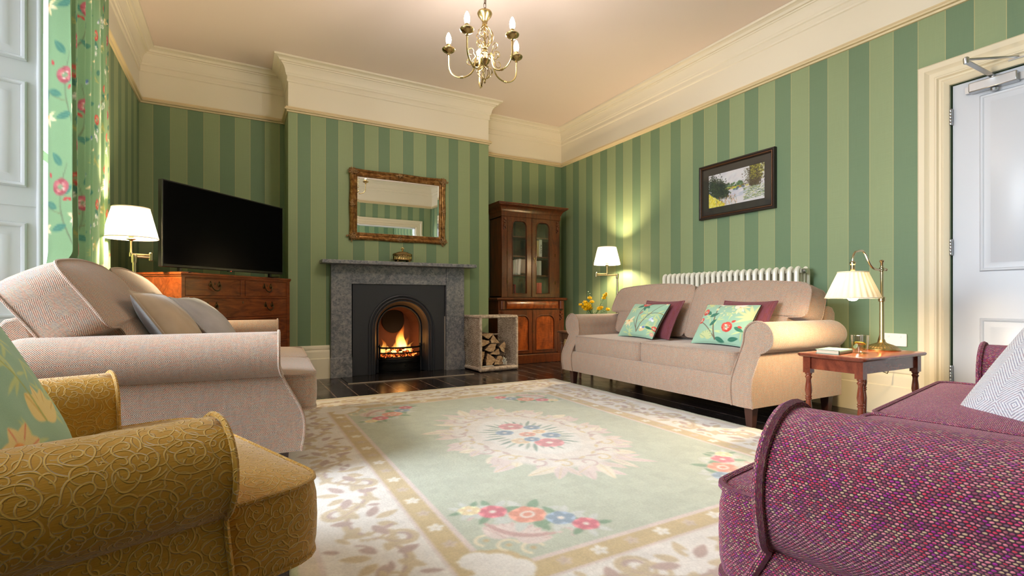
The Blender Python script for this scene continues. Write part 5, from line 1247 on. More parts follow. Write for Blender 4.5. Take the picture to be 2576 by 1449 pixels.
# ------------------------------------------------------------------ bookcase
BX0, BX1, BY = 2.78, 3.62, 5.29
bc = thing('bookcase', 'tall walnut bookcase with arched glazed doors in the alcove', 'bookcase', ((BX0 + BX1) / 2, BY, 0))
bcx = (BX0 + BX1) / 2
def B(x0, x1, y0, y1, z0, z1, b=None):
    b = b or MB(); b.box(x0 - bcx, x1 - bcx, y0 - BY, y1 - BY, z0, z1); return b
LX0, LX1 = 2.72, 3.67   # lower cabinet
YBK = 5.635
B(LX0 - 0.01, LX1 + 0.01, 5.265, YBK, 0.0, 0.11).build('plinth', WALNUT, bc, ang=0, bev=0.006)
b = B(LX0, LX0 + 0.025, 5.30, YBK, 0.11, 0.665); B(LX1 - 0.025, LX1, 5.30, YBK, 0.11, 0.665, b); B(LX0, LX1, YBK - 0.02, YBK, 0.11, 0.665, b); B(LX0, LX1, 5.30, YBK, 0.11, 0.13, b)
B(LX0, LX0 + 0.10, 5.285, 5.31, 0.11, 0.665, b); B(LX1 - 0.10, LX1, 5.285, 5.31, 0.11, 0.665, b); b.build('lower_body', WALNUT, bc, ang=0, bev=0.003)
B(LX0, LX1, 5.285, YBK, 0.665, 0.775).build('drawer_section', WALNUT, bc, ang=0, bev=0.003)
b = MB(); b.grid([[(x - bcx, y - BY, z) for x in (LX0 + 0.11, LX1 - 0.11)] for y, z in ((5.285, 0.672), (5.272, 0.676), (5.262, 0.70), (5.262, 0.74), (5.272, 0.764), (5.285, 0.768))]); b.add([(x - bcx, y - BY, z) for x in (LX0 + 0.11,) for y, z in ((5.285, 0.672), (5.272, 0.676), (5.262, 0.70), (5.262, 0.74), (5.272, 0.764), (5.285, 0.768))], [(0, 1, 2, 3, 4, 5)]); b.build('drawer', WALFIG, bc, ang=50)
for x in (LX0 + 0.05, LX1 - 0.05):
    b = MB(); b.lathe([(0.036, 0.67), (0.036, 0.77)], 16, Matrix.Translation((x - bcx, 5.282 - BY, 0))); b.build('corner_boss', WALNUT, bc)
    b = MB()
    for k in range(6): b.ball((x - bcx + 0.012 * sin(k * 2.2), 5.277 - BY, 0.63 - 0.018 * k), 0.024 - 0.003 * k, 0.014, 0.014, 8, 5)
    b.build('carved_corbel', WALNUT, bc)
b = MB(); b.sweep([(0, 0.775), (0.022, 0.777), (0.030, 0.785), (0.032, 0.797), (0.026, 0.806), (0.012, 0.812), (0, 0.812)], [(LX0 - bcx, YBK - BY), (LX0 - bcx, 5.285 - BY), (LX1 - bcx, 5.285 - BY), (LX1 - bcx, YBK - BY)], side=-1); B(LX0, LX1, 5.285, YBK, 0.775, 0.812, b); b.build('waist_moulding', WALNUT, bc, ang=30)
def arch_outline(x0, x1, z0, z1, r, n=8):
    p = [(x0, z0), (x1, z0)] + [(x1 - r + r * cos(PI / 2 * k / n), z1 - r + r * sin(PI / 2 * k / n)) for k in range(n + 1)] + [(x0 + r - r * sin(PI / 2 * k / n), z1 - r + r * cos(PI / 2 * k / n)) for k in range(n + 1)]
    return p
def door_leaf(name, x0, x1, z0, z1, y, ax0, ax1, az0, az1, r, panel, mat, th=0.022):
    """framed door with a round-shouldered opening; panel = solid panel material or None for glass"""
    inner = arch_outline(ax0, ax1, az0, az1, r); n = len(inner); cx, cz = (ax0 + ax1) / 2, (az0 + az1) / 2
    def outer(p):
        dx, dz = p[0] - cx, p[1] - cz; kx = ((x1 - cx) / dx if dx > 0 else (x0 - cx) / dx) if abs(dx) > 1e-6 else 1e9; kz = ((z1 - cz) / dz if dz > 0 else (z0 - cz) / dz) if abs(dz) > 1e-6 else 1e9
        k = min(kx, kz); return (cx + dx * k, cz + dz * k)
    ol = [outer(p) for p in inner]
    for (X, Z) in ((x0, z0), (x1, z0), (x1, z1), (x0, z1)): i = min(range(n), key=lambda q: (ol[q][0] - X) ** 2 + (ol[q][1] - Z) ** 2); ol[i] = (X, Z)
    def R(pts, yy): return [(a - bcx, yy - BY, c) for a, c in pts]
    def sh(k): return [(cx + (p[0] - cx) * (1 + k / abs(ax1 - cx)), cz + (p[1] - cz) * (1 + k / abs(az1 - cz))) for p in inner]
    b = MB(); b.grid([R(ol, y + th), R(ol, y), R(sh(0.012), y), R(sh(0.010), y - 0.006), R(sh(0.004), y - 0.007), R(sh(0.0), y - 0.001), R(inner, y + th * 0.6), R(inner, y + th), R(ol, y + th)], None, False, True)
    o = b.build(name, mat, bc, ang=35)
    b = MB(); b.add(R(inner, y + th * 0.5), [tuple(range(n))]); b.build('door_panel' if panel else 'glass_pane', panel or CASEGL, o, ang=0, normals=False)
    return o
xm = (BX0 + BX1) / 2 + 0.005
d1 = door_leaf('lower_door', LX0 + 0.10, 3.195, 0.125, 0.66, 5.288, LX0 + 0.155, 3.14, 0.165, 0.585, 0.075, WALFIG, WALNUT)
d2 = door_leaf('lower_door', 3.20, LX1 - 0.10, 0.125, 0.66, 5.288, 3.255, LX1 - 0.155, 0.165, 0.585, 0.075, WALFIG, WALNUT)
b = MB(); b.ball((3.205 - bcx, 5.282 - BY, 0.40), 0.006, 0.004, 0.010); b.build('escutcheon', BRASS, d2)
# glazed top
b = B(BX0, BX0 + 0.022, 5.33, YBK, 0.812, 1.80); B(BX1 - 0.022, BX1, 5.33, YBK, 0.812, 1.80, b); B(BX0, BX1, YBK - 0.015, YBK, 0.812, 1.80, b); B(BX0, BX1, 5.33, YBK, 0.812, 0.83, b); B(BX0, BX1, 5.33, YBK, 1.78, 1.80, b)
B(BX0, BX0 + 0.075, 5.312, 5.335, 0.812, 1.80, b); B(BX1 - 0.075, BX1, 5.312, 5.335, 0.812, 1.80, b); b.build('upper_body', WALNUT, bc, ang=0, bev=0.003)
for z in (1.086, 1.320, 1.562): B(BX0 + 0.02, BX1 - 0.02, 5.35, YBK - 0.015, z - 0.008, z + 0.008).build('shelf', WALNUT, bc, ang=0, bev=0.002)
u1 = door_leaf('glazed_door', BX0 + 0.075, xm - 0.002, 0.818, 1.795, 5.308, BX0 + 0.15, xm - 0.085, 0.865, 1.745, 0.06, None, WALNUT)
u2 = door_leaf('glazed_door', xm + 0.002, BX1 - 0.075, 0.818, 1.795, 5.308, xm + 0.065, BX1 - 0.165, 0.865, 1.745, 0.06, None, WALNUT)
b = MB(); b.box(xm - 0.007 - bcx, xm + 0.007 - bcx, 5.298 - BY, 5.31 - BY, 0.82, 1.79); b.build('cock_bead', WALNUT, u1, ang=0, bev=0.003)
b = MB(); b.lathe([(0.0, -0.002), (0.009, -0.002), (0.009, 0.002), (0.0, 0.002)], 12, Matrix.Translation((xm + 0.025 - bcx, 5.303 - BY, 1.30)) @ Matrix.Rotation(PI / 2, 4, 'X'))
b.tube([(xm + 0.025 - bcx, 5.30 - BY, 1.30), (xm + 0.025 - bcx, 5.28 - BY, 1.30)], 0.003, 8)
b.tube([(xm + 0.025 - bcx + 0.010 * cos(t), 5.276 - BY, 1.29 + 0.013 * sin(t)) for t in [2 * PI * k / 14 for k in range(14)]], 0.0026, 6, closed=True); b.tube([(xm + 0.025 - bcx, 5.278 - BY, 1.278), (xm + 0.026 - bcx, 5.282 - BY, 1.235)], 0.0035, 6); b.build('key', BRASS, u2, label='brass key in lock')
for x in (BX0 + 0.038, BX1 - 0.038):
    b = MB()
    for k in range(8): b.ball((x - bcx + 0.012 * sin(k * 2.4), 5.306 - BY, 1.77 - 0.018 * k), 0.020 - 0.0018 * k, 0.011, 0.013, 8, 5)
    b.build('carved_corbel', WALNUT, bc)
for x in (BX0 + 0.074, BX1 - 0.074):
    for z in (1.0, 1.35): b = MB(); b.box(x - 0.005 - bcx, x + 0.005 - bcx, 5.303 - BY, 5.31 - BY, z - 0.02, z + 0.02); b.build('hinge', DKBRASS, bc, ang=0)
b = MB(); pth = [(BX0 - bcx, YBK - BY), (BX0 - bcx, 5.312 - BY), (BX1 - bcx, 5.312 - BY), (BX1 - bcx, YBK - BY)]
b.sweep([(0, 1.795), (0.006, 1.80), (0.006, 1.855), (0.012, 1.862), (0.016, 1.875), (0.030, 1.90), (0.056, 1.922), (0.070, 1.928), (0.072, 1.935), (0.080, 1.938), (0.082, 1.955), (0.0, 1.958)], pth, side=-1); B(BX0, BX1, 5.312, YBK, 1.795, 1.957, b); b.build('cornice', WALNUT, bc, ang=28)
# books, each its own thing
def book(x, z, w, h, d, col, label, group, tilt=0.0, y=5.40, title=None, tcol=None):
    r = thing('book', label, 'book', (x, y, z), 0, group); r.rotation_euler = (0, tilt, 0)
    key = 'book cloth %d %d %d' % col; m = bpy.data.materials.get(key) or plain(key, rgb(*col), 0.55, bump=0.08, bscale=300)
    b = MB(); b.box(0, 0.0025, 0, d, 0, h); b.box(w - 0.0025, w, 0, d, 0, h)
    b.grid([[(w / 2 - w / 2 * cos(PI * k / 6), -0.004 * sin(PI * k / 6), zz) for k in range(7)] for zz in (0, h)]); b.grid([[(w / 2 - w / 2 * cos(PI * k / 6), 0.003 - 0.004 * sin(PI * k / 6), zz) for k in range(7)] for zz in (0, h)])
    b.build('cover', m, r, ang=40)
    b = MB(); b.box(0.003, w - 0.003, 0.003, d - 0.004, 0.003, h - 0.004); b.build('page_block', PAGES, r, ang=0)
    if title:
        cu = bpy.data.curves.new('title', 'FONT'); cu.body = title; cu.size = w * 0.78; cu.align_x = 'CENTER'; cu.align_y = 'CENTER'; cu.extrude = 0.0004; cu.space_character = 1.08
        tmp = bpy.data.objects.new('title_tmp', cu); COL.objects.link(tmp); bpy.context.view_layer.update()
        me = bpy.data.meshes.new_from_object(tmp.evaluated_get(bpy.context.evaluated_depsgraph_get())); bpy.data.objects.remove(tmp)
        me.materials.clear(); me.materials.append(plain('title ink', rgb(*(tcol or (30, 30, 34))), 0.5)); o = bpy.data.objects.new('title', me); COL.objects.link(o); o.parent = r
        o.location = (w / 2, -0.0048, h * 0.46); o.rotation_euler = (PI / 2, PI / 2, 0); o.rotation_euler = Matrix(((0, 1, 0), (0, 0, -1), (-1, 0, 0))).to_euler()
    return r
gA, gB, gC, gD, gE = 'books on the second shelf left', 'books on the bottom shelf left', 'books on the top book shelf right', 'books on the second shelf right', 'books on the bottom shelf right'
x = 2.945
for w, h, col, lab in ((0.020, 0.175, (196, 206, 210), 'thin pale blue grey book, first in the left row of pale books'), (0.022, 0.180, (222, 222, 218), 'off white book second from left in the row of pale books'), (0.024, 0.184, (206, 206, 196), 'greyish book third in the left row of pale books'), (0.024, 0.188, (190, 200, 204), 'blue grey book beside the leaning white book')):
    book(x, 1.095, w, h, 0.13, col, lab, gA); x += w + 0.003
book(x + 0.006, 1.095, 0.034, 0.205, 0.13, (238, 236, 230), 'tall white book leaning at the right end of the left shelf', gA, rad(4.5))
x = 2.945
for w, h, col, lab in ((0.026, 0.120, (110, 62, 52), 'brown clothbound book at the left of the lowest glazed shelf'), (0.024, 0.126, (86, 48, 44), 'dark brown book on the lowest shelf beside the crimson one'), (0.026, 0.142, (150, 42, 46), 'crimson book at the right end of the left lowest shelf')):
    book(x, 0.832, w, h, 0.12, col, lab, gB); x += w + 0.002
x = 3.275
for w, h, col, lab in ((0.026, 0.190, (204, 164, 104), 'tan book at the left of the highest row on the right'), (0.022, 0.192, (76, 92, 96), 'slate coloured book between tan and cream books'), (0.030, 0.205, (226, 204, 156), 'cream book beside the tall white lettered spine')):
    book(x, 1.330, w, h, 0.13, col, lab, gC); x += w + 0.003
book(x + 0.002, 1.330, 0.044, 0.222, 0.13, (240, 240, 236), 'tall white book with PLATO lettered down its spine', gC, title='PLATO')
x = 3.275
for w, h, col, lab in ((0.028, 0.180, (206, 222, 208), 'pale green book first in the row under PLATO'), (0.024, 0.182, (186, 208, 204), 'mint green book second in the row under PLATO'), (0.030, 0.184, (224, 230, 222), 'greenish white book third in the row under PLATO'), (0.036, 0.186, (238, 238, 232), 'white book at the right end of the row under PLATO')):
    book(x, 1.096, w, h, 0.13, col, lab, gD); x += w + 0.002
x = 3.285
for w, h, col, lab in ((0.034, 0.150, (104, 44, 42), 'maroon book left of the two bright red books'), (0.038, 0.168, (214, 34, 48), 'bright red book next to the maroon one'), (0.040, 0.170, (222, 46, 58), 'bright red book at the right end of the lowest shelf')):
    book(x, 0.832, w, h, 0.12, col, lab, gE); x += w + 0.003
# ------------------------------------------------------------------ radiator
ra = thing('radiator', 'white column radiator on the striped wall behind the oatmeal sofa', 'radiator', (3.755, 2.918, 0))
nS = 24; y0, y1 = -0.665, 0.665
for k in range(nS):
    y = y0 + (y1 - y0) * k / (nS - 1); b = MB()
    for j in range(4):
        xx = -0.069 + 0.046 * j
        if j in (0, 3):
            sx = -1 if j == 0 else 1; pts = [(xx, y, 0.20), (xx, y, 0.99)] + [(xx - sx * 0.030 * (1 - cos(a)), y, 0.99 + 0.032 * sin(a)) for a in [PI / 2 * q / 5 for q in range(1, 6)]]
            b.tube(pts, 0.0185, 10); b.tube([(xx, y, 0.20), (xx - sx * 0.02, y, 0.155)], 0.0185, 8)
        else: b.tube([(xx, y, 0.16), (xx, y, 1.01)], 0.0125, 8)
    b.box(-0.05, 0.05, y - 0.020, y + 0.020, 0.985, 1.022); b.box(-0.05, 0.05, y - 0.020, y + 0.020, 0.14, 0.175)
    b.build('column', RADP, ra, bev=0.006)
for sy in (-1, 1):
    b = MB(); b.lathe([(0.0, 0.0), (0.016, 0.0), (0.018, 0.012), (0.012, 0.022), (0.0, 0.024)], 12, Matrix.Translation((-0.02, sy * 0.685, 1.0)) @ Matrix.Rotation(-sy * PI / 2, 4, 'X')); b.build('end_plug', RADP if sy > 0 else STEEL, ra)
b = MB()
for yy in (-0.45, 0.45): b.box(0.06, 0.119, yy - 0.015, yy + 0.015, 0.85, 0.88)
b.tube([(0.0, -0.62, 0.15), (0.0, -0.62, 0.0)], 0.009, 8); b.tube([(0.0, 0.62, 0.15), (0.0, 0.62, 0.0)], 0.009, 8); b.build('brackets', RADP, ra)

# ------------------------------------------------------------------ pleated shades and floor lamps
def shade_mesh(r0, r1, z0, z1, pleats, depth, n=6, curve=0.0, tilt=None):
    N = pleats * 4; P = []
    for i in range(n + 1):
        t = i / n; r = r0 + (r1 - r0) * t + curve * sin(PI * t); P.append([((r + depth * (0.5 + 0.5 * cos(2 * PI * j / 4)) * (1 - 0.3 * t)) * cos(2 * PI * j / N), (r + depth * (0.5 + 0.5 * cos(2 * PI * j / 4)) * (1 - 0.3 * t)) * sin(2 * PI * j / N), z0 + (z1 - z0) * t) for j in range(N)])
    b = MB(); b.grid(P, None, False, True); return b
def ring_b(r, z, w=0.003, n=48):
    b = MB(); b.tube([(r * cos(2 * PI * k / n), r * sin(2 * PI * k / n), z) for k in range(n)], w, 6, closed=True); return b
def light_point(name, loc, energy, col, size=0.03):
    l = bpy.data.lights.new(name, 'POINT'); l.energy = energy; l.color = col; l.shadow_soft_size = size
    o = bpy.data.objects.new(name, l); COL.objects.link(o); o.location = loc; return o
WARM = (1.0, 0.76, 0.44)
def floor_lamp(label, base, shade_xy, elbow, energy):
    t = thing('floor_lamp', label, 'floor lamp', (*base, 0)); sx, sy = shade_xy[0] - base[0], shade_xy[1] - base[1]; ex, ey = elbow[0] - base[0], elbow[1] - base[1]
    b = MB(); b.lathe([(0.13, 0.0), (0.132, 0.012), (0.12, 0.02), (0.05, 0.032), (0.02, 0.05), (0.012, 0.07)], 32); b.build('base', BRUSHED, t)
    b = MB(); b.tube([(0, 0, 0.06), (0, 0, 0.60), (0, 0, 0.61), (0, 0, 1.06)], [0.0125, 0.0125, 0.011, 0.011], 14); b.lathe([(0.015, 1.02), (0.016, 1.03), (0.016, 1.065), (0.012, 1.075), (0.0, 1.078)], 14); b.build('pole', BRUSHED, t)
    b = MB(); b.tube([(0, 0, 1.06), (ex, ey, 1.06)], 0.0065, 8); b.lathe([(0.009, -0.022), (0.012, -0.018), (0.012, 0.028), (0.009, 0.032)], 12, Matrix.Translation((ex, ey, 1.06)))
    b.tube([(ex, ey, 1.075), (sx, sy, 1.075)], 0.0065, 8); b.lathe([(0.010, 1.06), (0.010, 1.085), (0.007, 1.09), (0.006, 1.16), (0.014, 1.165), (0.030, 1.172), (0.014, 1.18), (0.013, 1.22)], 12, Matrix.Translation((sx, sy, 0))); b.build('swing_arm', BRUSHED, t)
    b = shade_mesh(0.142, 0.096, 1.178, 1.372, 40, 0.006)
    s = b.build('lamp_shade', SHADE, t, ang=80, normals=False); s.location = (sx, sy, 0)
    for r, z in ((0.146, 1.178), (0.100, 1.372)): o = ring_b(r, z, 0.0035).build('shade_trim', SHADE, s)
    b = MB(); b.lathe([(0.012, 1.22), (0.016, 1.235), (0.030, 1.262), (0.030, 1.28), (0.018, 1.30), (0.0, 1.305)], 14); bl = b.build('bulb', BULBF, t); bl.location = (sx, sy, 0)
floor_lamp('brass floor lamp with cream pleated shade behind the far arm of the oatmeal sofa', (3.715, 4.31), (3.62, 4.375), (3.52, 4.44), 60)
floor_lamp('brass floor lamp with cream pleated shade between curtain and television', (-0.585, 3.965), (-0.605, 3.985), (-0.505, 4.02), 30)

# ------------------------------------------------------------------ turned side tables
def turned_leg(b, x, y, h, s=1.0):
    w = 0.019 * s
    b.box(x - w, x + w, y - w, y + w, h - 0.085, h)
    pr = [(0.017, 0), (0.0175, -0.006), (0.013, -0.012), (0.013, -0.016), (0.0175, -0.022), (0.013, -0.030), (0.012, -0.04), (0.016, -0.075), (0.0175, -0.095), (0.014, -0.115), (0.0125, -0.12), (0.017, -0.126), (0.0125, -0.132), (0.017, -0.138), (0.012, -0.144)]
    b.lathe([(r * s, h - 0.085 + z) for r, z in pr] + [(0.0165 * s, h - 0.27), (0.0125 * s, 0.02), (0.011 * s, 0.0)], 14, Matrix.Translation((x, y, 0)))
def side_table(label, x0, x1, y0, y1, h, wood, lowbar=False):
    cx, cy = (x0 + x1) / 2, (y0 + y1) / 2; t = thing('side_table', label, 'side table', (cx, cy, 0)); w, d = (x1 - x0) / 2, (y1 - y0) / 2
    ol = outline_round([(-w, -d), (w, -d), (w, d), (-w, d)], 0.02)
    b = MB(); n = len(ol)
    b.grid([[(x * s, y * (1 - (1 - s) * w / d), z) for x, y in ol] for s, z in ((0.955, h - 0.022), (0.985, h - 0.018), (1.0, h - 0.011), (1.0, h - 0.006), (0.985, h - 0.001), (0.972, h - 0.0005), (0.965, h))], None, False, True)
    b.add([(x * 0.965, y * (1 - 0.035 * w / d), h) for x, y in ol], [tuple(range(n))]); b.add([(x * 0.955, y * (1 - 0.045 * w / d), h - 0.022) for x, y in ol], [tuple(range(n))]); b.build('table_top', wood, t, ang=30)
    ix, iy = w - 0.045, d - 0.04
    for a, b_, c, d_ in ((-ix, ix, -iy - 0.008, -iy + 0.008), (-ix, ix, iy - 0.008, iy + 0.008), (-ix - 0.008, -ix + 0.008, -iy, iy), (ix - 0.008, ix + 0.008, -iy, iy)):
        b = MB(); b.box(a, b_, c, d_, h - 0.085, h - 0.022); b.build('apron', wood, t, ang=0, bev=0.002)
    for sx in (-1, 1):
        for sy in (-1, 1): b = MB(); turned_leg(b, sx * ix, sy * iy, h - 0.022); b.build('leg', wood, t, ang=40)
    return t
side_table('glossy red mahogany side table under the brass table lamp', 2.63, 3.27, 1.275, 1.61, 0.50, REDWD)
side_table('small brown oak side table beyond the far end of the oatmeal sofa', 2.97, 3.46, 4.02, 4.42, 0.455, OLDWD)

# ------------------------------------------------------------------ table lamp
px, py, th = 3.170, 1.45, 0.50
tl = thing('table_lamp', 'brass swan neck table lamp with cream pleated shade on the mahogany table', 'table lamp', (px, py, th))
qx, qy = 2.920 - px, 1.475 - py
b = MB(); P = []
for r, z in ((0.086, 0.0), (0.088, 0.004), (0.086, 0.010), (0.078, 0.013), (0.074, 0.016), (0.070, 0.020), (0.050, 0.030), (0.032, 0.036), (0.024, 0.040), (0.018, 0.046), (0.014, 0.060)):
    P.append([((r + (0.0022 * cos(a * 28) if 0.028 < r < 0.075 else 0)) * cos(a), (r + (0.0022 * cos(a * 28) if 0.028 < r < 0.075 else 0)) * sin(a), z) for a in [2 * PI * k / 112 for k in range(112)]])
b.grid(P, None, False, True); b.add(P[0], [tuple(range(112))]); b.build('base', BRASS, tl)
b = MB(); b.lathe([(0.014, 0.04), (0.017, 0.048), (0.012, 0.058), (0.011, 0.27), (0.017, 0.274), (0.017, 0.296), (0.010, 0.30), (0.008, 0.305), (0.008, 0.44), (0.013, 0.443), (0.013, 0.462), (0.008, 0.466), (0.0075, 0.49), (0.010, 0.494), (0.013, 0.500), (0.008, 0.506), (0.0, 0.507)], 16); b.build('pole', BRUSHED, tl)
sg = 1.0
b = MB(); C0 = Vector((0, 0, 0.452)); d = Vector((qx, qy, 0)); L_ = d.length; d.normalize()
cur = []
for t in [k / 24 for k in range(25)]:
    # swan neck: along, dip, then up and over
    P0, P1, P2, P3 = (0.0, 0.452), (L_ * 0.62, 0.430), (L_ * 0.42, 0.585), (L_ * 0.86, 0.545)
    s_, z_ = ((1 - t) ** 3 * P0[0] + 3 * t * (1 - t) ** 2 * P1[0] + 3 * t * t * (1 - t) * P2[0] + t ** 3 * P3[0], (1 - t) ** 3 * P0[1] + 3 * t * (1 - t) ** 2 * P1[1] + 3 * t * t * (1 - t) * P2[1] + t ** 3 * P3[1]); cur.append(d * s_ + Vector((0, 0, z_)))
for a in [k / 8 * PI * 0.5 for k in range(1, 9)]: cur.append(d * (L_ * 0.86 + L_ * 0.14 * sin(a)) + Vector((0, 0, 0.545 - 0.055 * (1 - cos(a)))))
b.tube(cur, 0.006, 10); b.tube([(0, 0, 0.452), tuple(-d * 0.035 + C0)], [0.006, 0.006], 8); b.ball(tuple(-d * 0.038 + C0), 0.008); b.build('swan_neck', BRUSHED, tl)
b = MB(); b.lathe([(0.010, 0.425), (0.012, 0.43), (0.011, 0.47), (0.015, 0.475), (0.015, 0.485), (0.008, 0.492)], 12, Matrix.Translation((qx, qy, 0))); b.build('lamp_holder', BRUSHED, tl)
b = shade_mesh(0.122, 0.064, 0.292, 0.432, 26, 0.009); s = b.build('lamp_shade', SHADEC, tl, ang=80, normals=False); s.location = (qx, qy, 0)
for r, z in ((0.129, 0.292), (0.070, 0.432)): ring_b(r, z, 0.003).build('shade_trim', SHADEC, s)
b = MB(); b.lathe([(0.012, 0.425), (0.015, 0.40), (0.028, 0.34), (0.032, 0.315), (0.028, 0.292), (0.016, 0.278), (0.0, 0.275)], 18); bl = b.build('bulb', BULBW, tl); bl.location = (qx, qy, 0)
b = MB(); b.tube(bez((-0.01, 0, 0), (0, 0, 0), (0, 0, 0)) and [(0.012, 0.0, 0.13), (0.03, 0.02, 0.10), (0.06, 0.05, 0.03), (0.09, 0.10, 0.012), (0.12, 0.19, -0.02), (0.2, 0.24, -0.10), (0.55, 0.22, -0.20), (0.72, 0.24, -0.05), (0.755, 0.27, 0.0)], 0.0028, 6); b.build('cord', DKBRASS, tl)
# tumbler with lemon drink, book
g = thing('tumbler', 'cut glass tumbler with lemon slice drink on the mahogany table', 'glass', (2.90, 1.43, 0.501))
b = MB(); b.lathe([(0.0, 0.0), (0.034, 0.0), (0.037, 0.003), (0.041, 0.092), (0.0395, 0.093), (0.0365, 0.016), (0.0, 0.014)], 32, cap=False); b.build('glass_wall', GLASS, g)
b = MB(); b.lathe([(0.0, 0.0145), (0.0363, 0.0165), (0.0378, 0.055), (0.0, 0.055)], 32, cap=False); b.build('drink', LIQUID, g)
b = MB(); b.lathe([(0.0, -0.002), (0.024, -0.002), (0.025, 0.0), (0.024, 0.002), (0.0, 0.002)], 20, Matrix.Translation((0.003, 0, 0.048)) @ Matrix.Rotation(0.35, 4, 'Y'), cap=False); b.build('lemon_slice', LEMON, g)
bk = thing('book', 'slim teal book lying on the mahogany table', 'book', (2.765, 1.49, 0.5005), rad(8)); COVB = plain('teal cloth', rgb(122, 156, 140), 0.5, bump=0.05, bscale=300)
b = MB(); b.box(-0.085, 0.085, -0.055, 0.055, 0, 0.0025); b.box(-0.085, 0.085, -0.055, 0.055, 0.019, 0.0215); b.grid([[(x, -0.055 - 0.004 * sin(PI * k / 6), 0.0108 - 0.0108 * cos(PI * k / 6)) for k in range(7)] for x in (-0.085, 0.085)]); b.build('cover', COVB, bk, ang=40)
b = MB(); b.box(-0.081, 0.081, -0.052, 0.051, 0.0025, 0.019); b.build('page_block', PAGES, bk, ang=0)
# vase with yellow flowers on the oak table
vs = thing('vase', 'dark rounded vase of yellow flowers beyond the oatmeal sofa arm', 'vase', (3.30, 4.215, 0.455))
b = MB(); b.lathe([(0.0, 0.0), (0.04, 0.0), (0.062, 0.03), (0.070, 0.075), (0.058, 0.125), (0.040, 0.150), (0.044, 0.172), (0.040, 0.172), (0.036, 0.15), (0.0, 0.14)], 24, cap=False); b.build('body', CERAM, vs)
fl = thing('flower_spray', 'sprays of yellow pompom flowers standing in the dark vase', 'flowers', (3.30, 4.215, 0.60)); rd = random.Random(12)
C45 = Vector((C_ := 0.8763, -0.4818, 0))   # along the picture
def spray(tip, blooms):
    p0 = Vector((0, 0, -0.02)); tip = Vector(tip); midp = p0.lerp(tip, 0.5) + Vector((rd.uniform(-0.02, 0.02), rd.uniform(-0.02, 0.02), 0.03))
    pts = [p0 * (1 - t) ** 2 + midp * 2 * t * (1 - t) + tip * t * t for t in [k / 10 for k in range(11)]]
    b = MB(); b.tube(pts, [0.0028 - 0.00015 * k for k in range(11)], 6); sm = b.build('stem', LEAF, fl)
    b = MB()
    for k in range(3, 11):
        for q in range(2):
            a = rd.random() * 6.28; dv = Vector((cos(a), sin(a), 0.4)).normalized(); L = rd.uniform(0.018, 0.032); p = pts[k]; sd = dv.cross(Vector((0, 0, 1))).normalized() * 0.006; tipl = p + dv * L
            m = p + dv * L * 0.5; b.add([p, m + sd, tipl, m - sd, m + Vector((0, 0, 0.003))], [(0, 1, 4), (1, 2, 4), (2, 3, 4), (3, 0, 4)])
    b.build('leaves', LEAF, sm, ang=0, normals=False, kind='stuff')
    for (t, s) in blooms:
        p = p0 * (1 - t) ** 2 + midp * 2 * t * (1 - t) + tip * t * t + Vector((rd.uniform(-1, 1), rd.uniform(-1, 1), rd.uniform(-0.3, 1))) * 0.008
        b = MB()
        for q in range(34):
            u = rd.uniform(-0.4, 1); a = q * 2.4; w = math.sqrt(1 - u * u); dv = Vector((w * cos(a), w * sin(a), u)); sd = dv.orthogonal().normalized() * s * 0.30; up_ = dv.cross(sd).normalized() * s * 0.16
            b.add([p + dv * s * 0.25, p + dv * s * 0.7 + sd, p + dv * s * 1.05 + up_, p + dv * s * 0.7 - sd], [(0, 1, 2, 3)])
        b.ball(tuple(p), s * 0.6, n=8, m=5); b.build('blossom', PETAL, fl, ang=0, normals=False)
R_ = Vector((0.8763, -0.4818, 0))
def at(u, v, w=0.0): return R_ * u + Vector((0.4818, 0.8763, 0)) * w + Vector((0, 0, v))
spray(at(-0.055, 0.265), [(0.72, 0.026)]); spray(at(0.135, 0.245), [(1.0, 0.018), (0.9, 0.026), (0.8, 0.024)]); spray(at(-0.125, 0.125), [(1.0, 0.022), (0.8, 0.03), (0.62, 0.034)])
spray(at(-0.085, 0.150, 0.02), [(1.0, 0.026), (0.85, 0.034), (0.7, 0.032)]); spray(at(-0.06, 0.13, -0.03), [(1.0, 0.034), (0.86, 0.034), (0.7, 0.03)]); spray(at(-0.02, 0.155, -0.02), [(1.0, 0.026)])
spray(at(0.085, 0.095), [(1.0, 0.022), (0.85, 0.028)]); spray(at(0.155, 0.075), [(1.0, 0.026)]); spray(at(-0.03, 0.09, 0.03), [(1.0, 0.03), (0.8, 0.028)]); spray(at(0.06, 0.09, -0.02), [(0.9, 0.024)])

# ------------------------------------------------------------------ framed picture on the right wall
pc = thing('picture', 'dark framed landscape painting of river, trees and yellow field', 'picture', (XR, 2.922, 1.79))
def pf(prof, w=0.383, h=0.252):
    return [[(-d_, -w + i, -h + i), (-d_, w - i, -h + i), (-d_, w - i, h - i), (-d_, -w + i, h - i)] for i, d_ in prof]
b = MB(); b.grid(pf([(0, 0.0), (0.0, 0.030), (0.004, 0.034), (0.014, 0.034), (0.020, 0.030)]), None, False, True); b.build('frame', DKFRAME, pc, ang=30)
b = MB(); b.grid(pf([(0.019, 0.029), (0.022, 0.033), (0.027, 0.034), (0.031, 0.029)]), None, False, True); b.build('bronze_slip', BRONZE, pc, ang=30, label='bronze beading')
b = MB(); b.grid(pf([(0.031, 0.029), (0.036, 0.024), (0.041, 0.015)]), None, False, True); b.build('inner_slip', DKFRAME, pc, ang=30)
b = MB(); b.grid(pf([(0.040, 0.016), (0.100, 0.016), (0.1015, 0.013)]), None, False, True); b.build('mount', MOUNT, pc, ang=20)
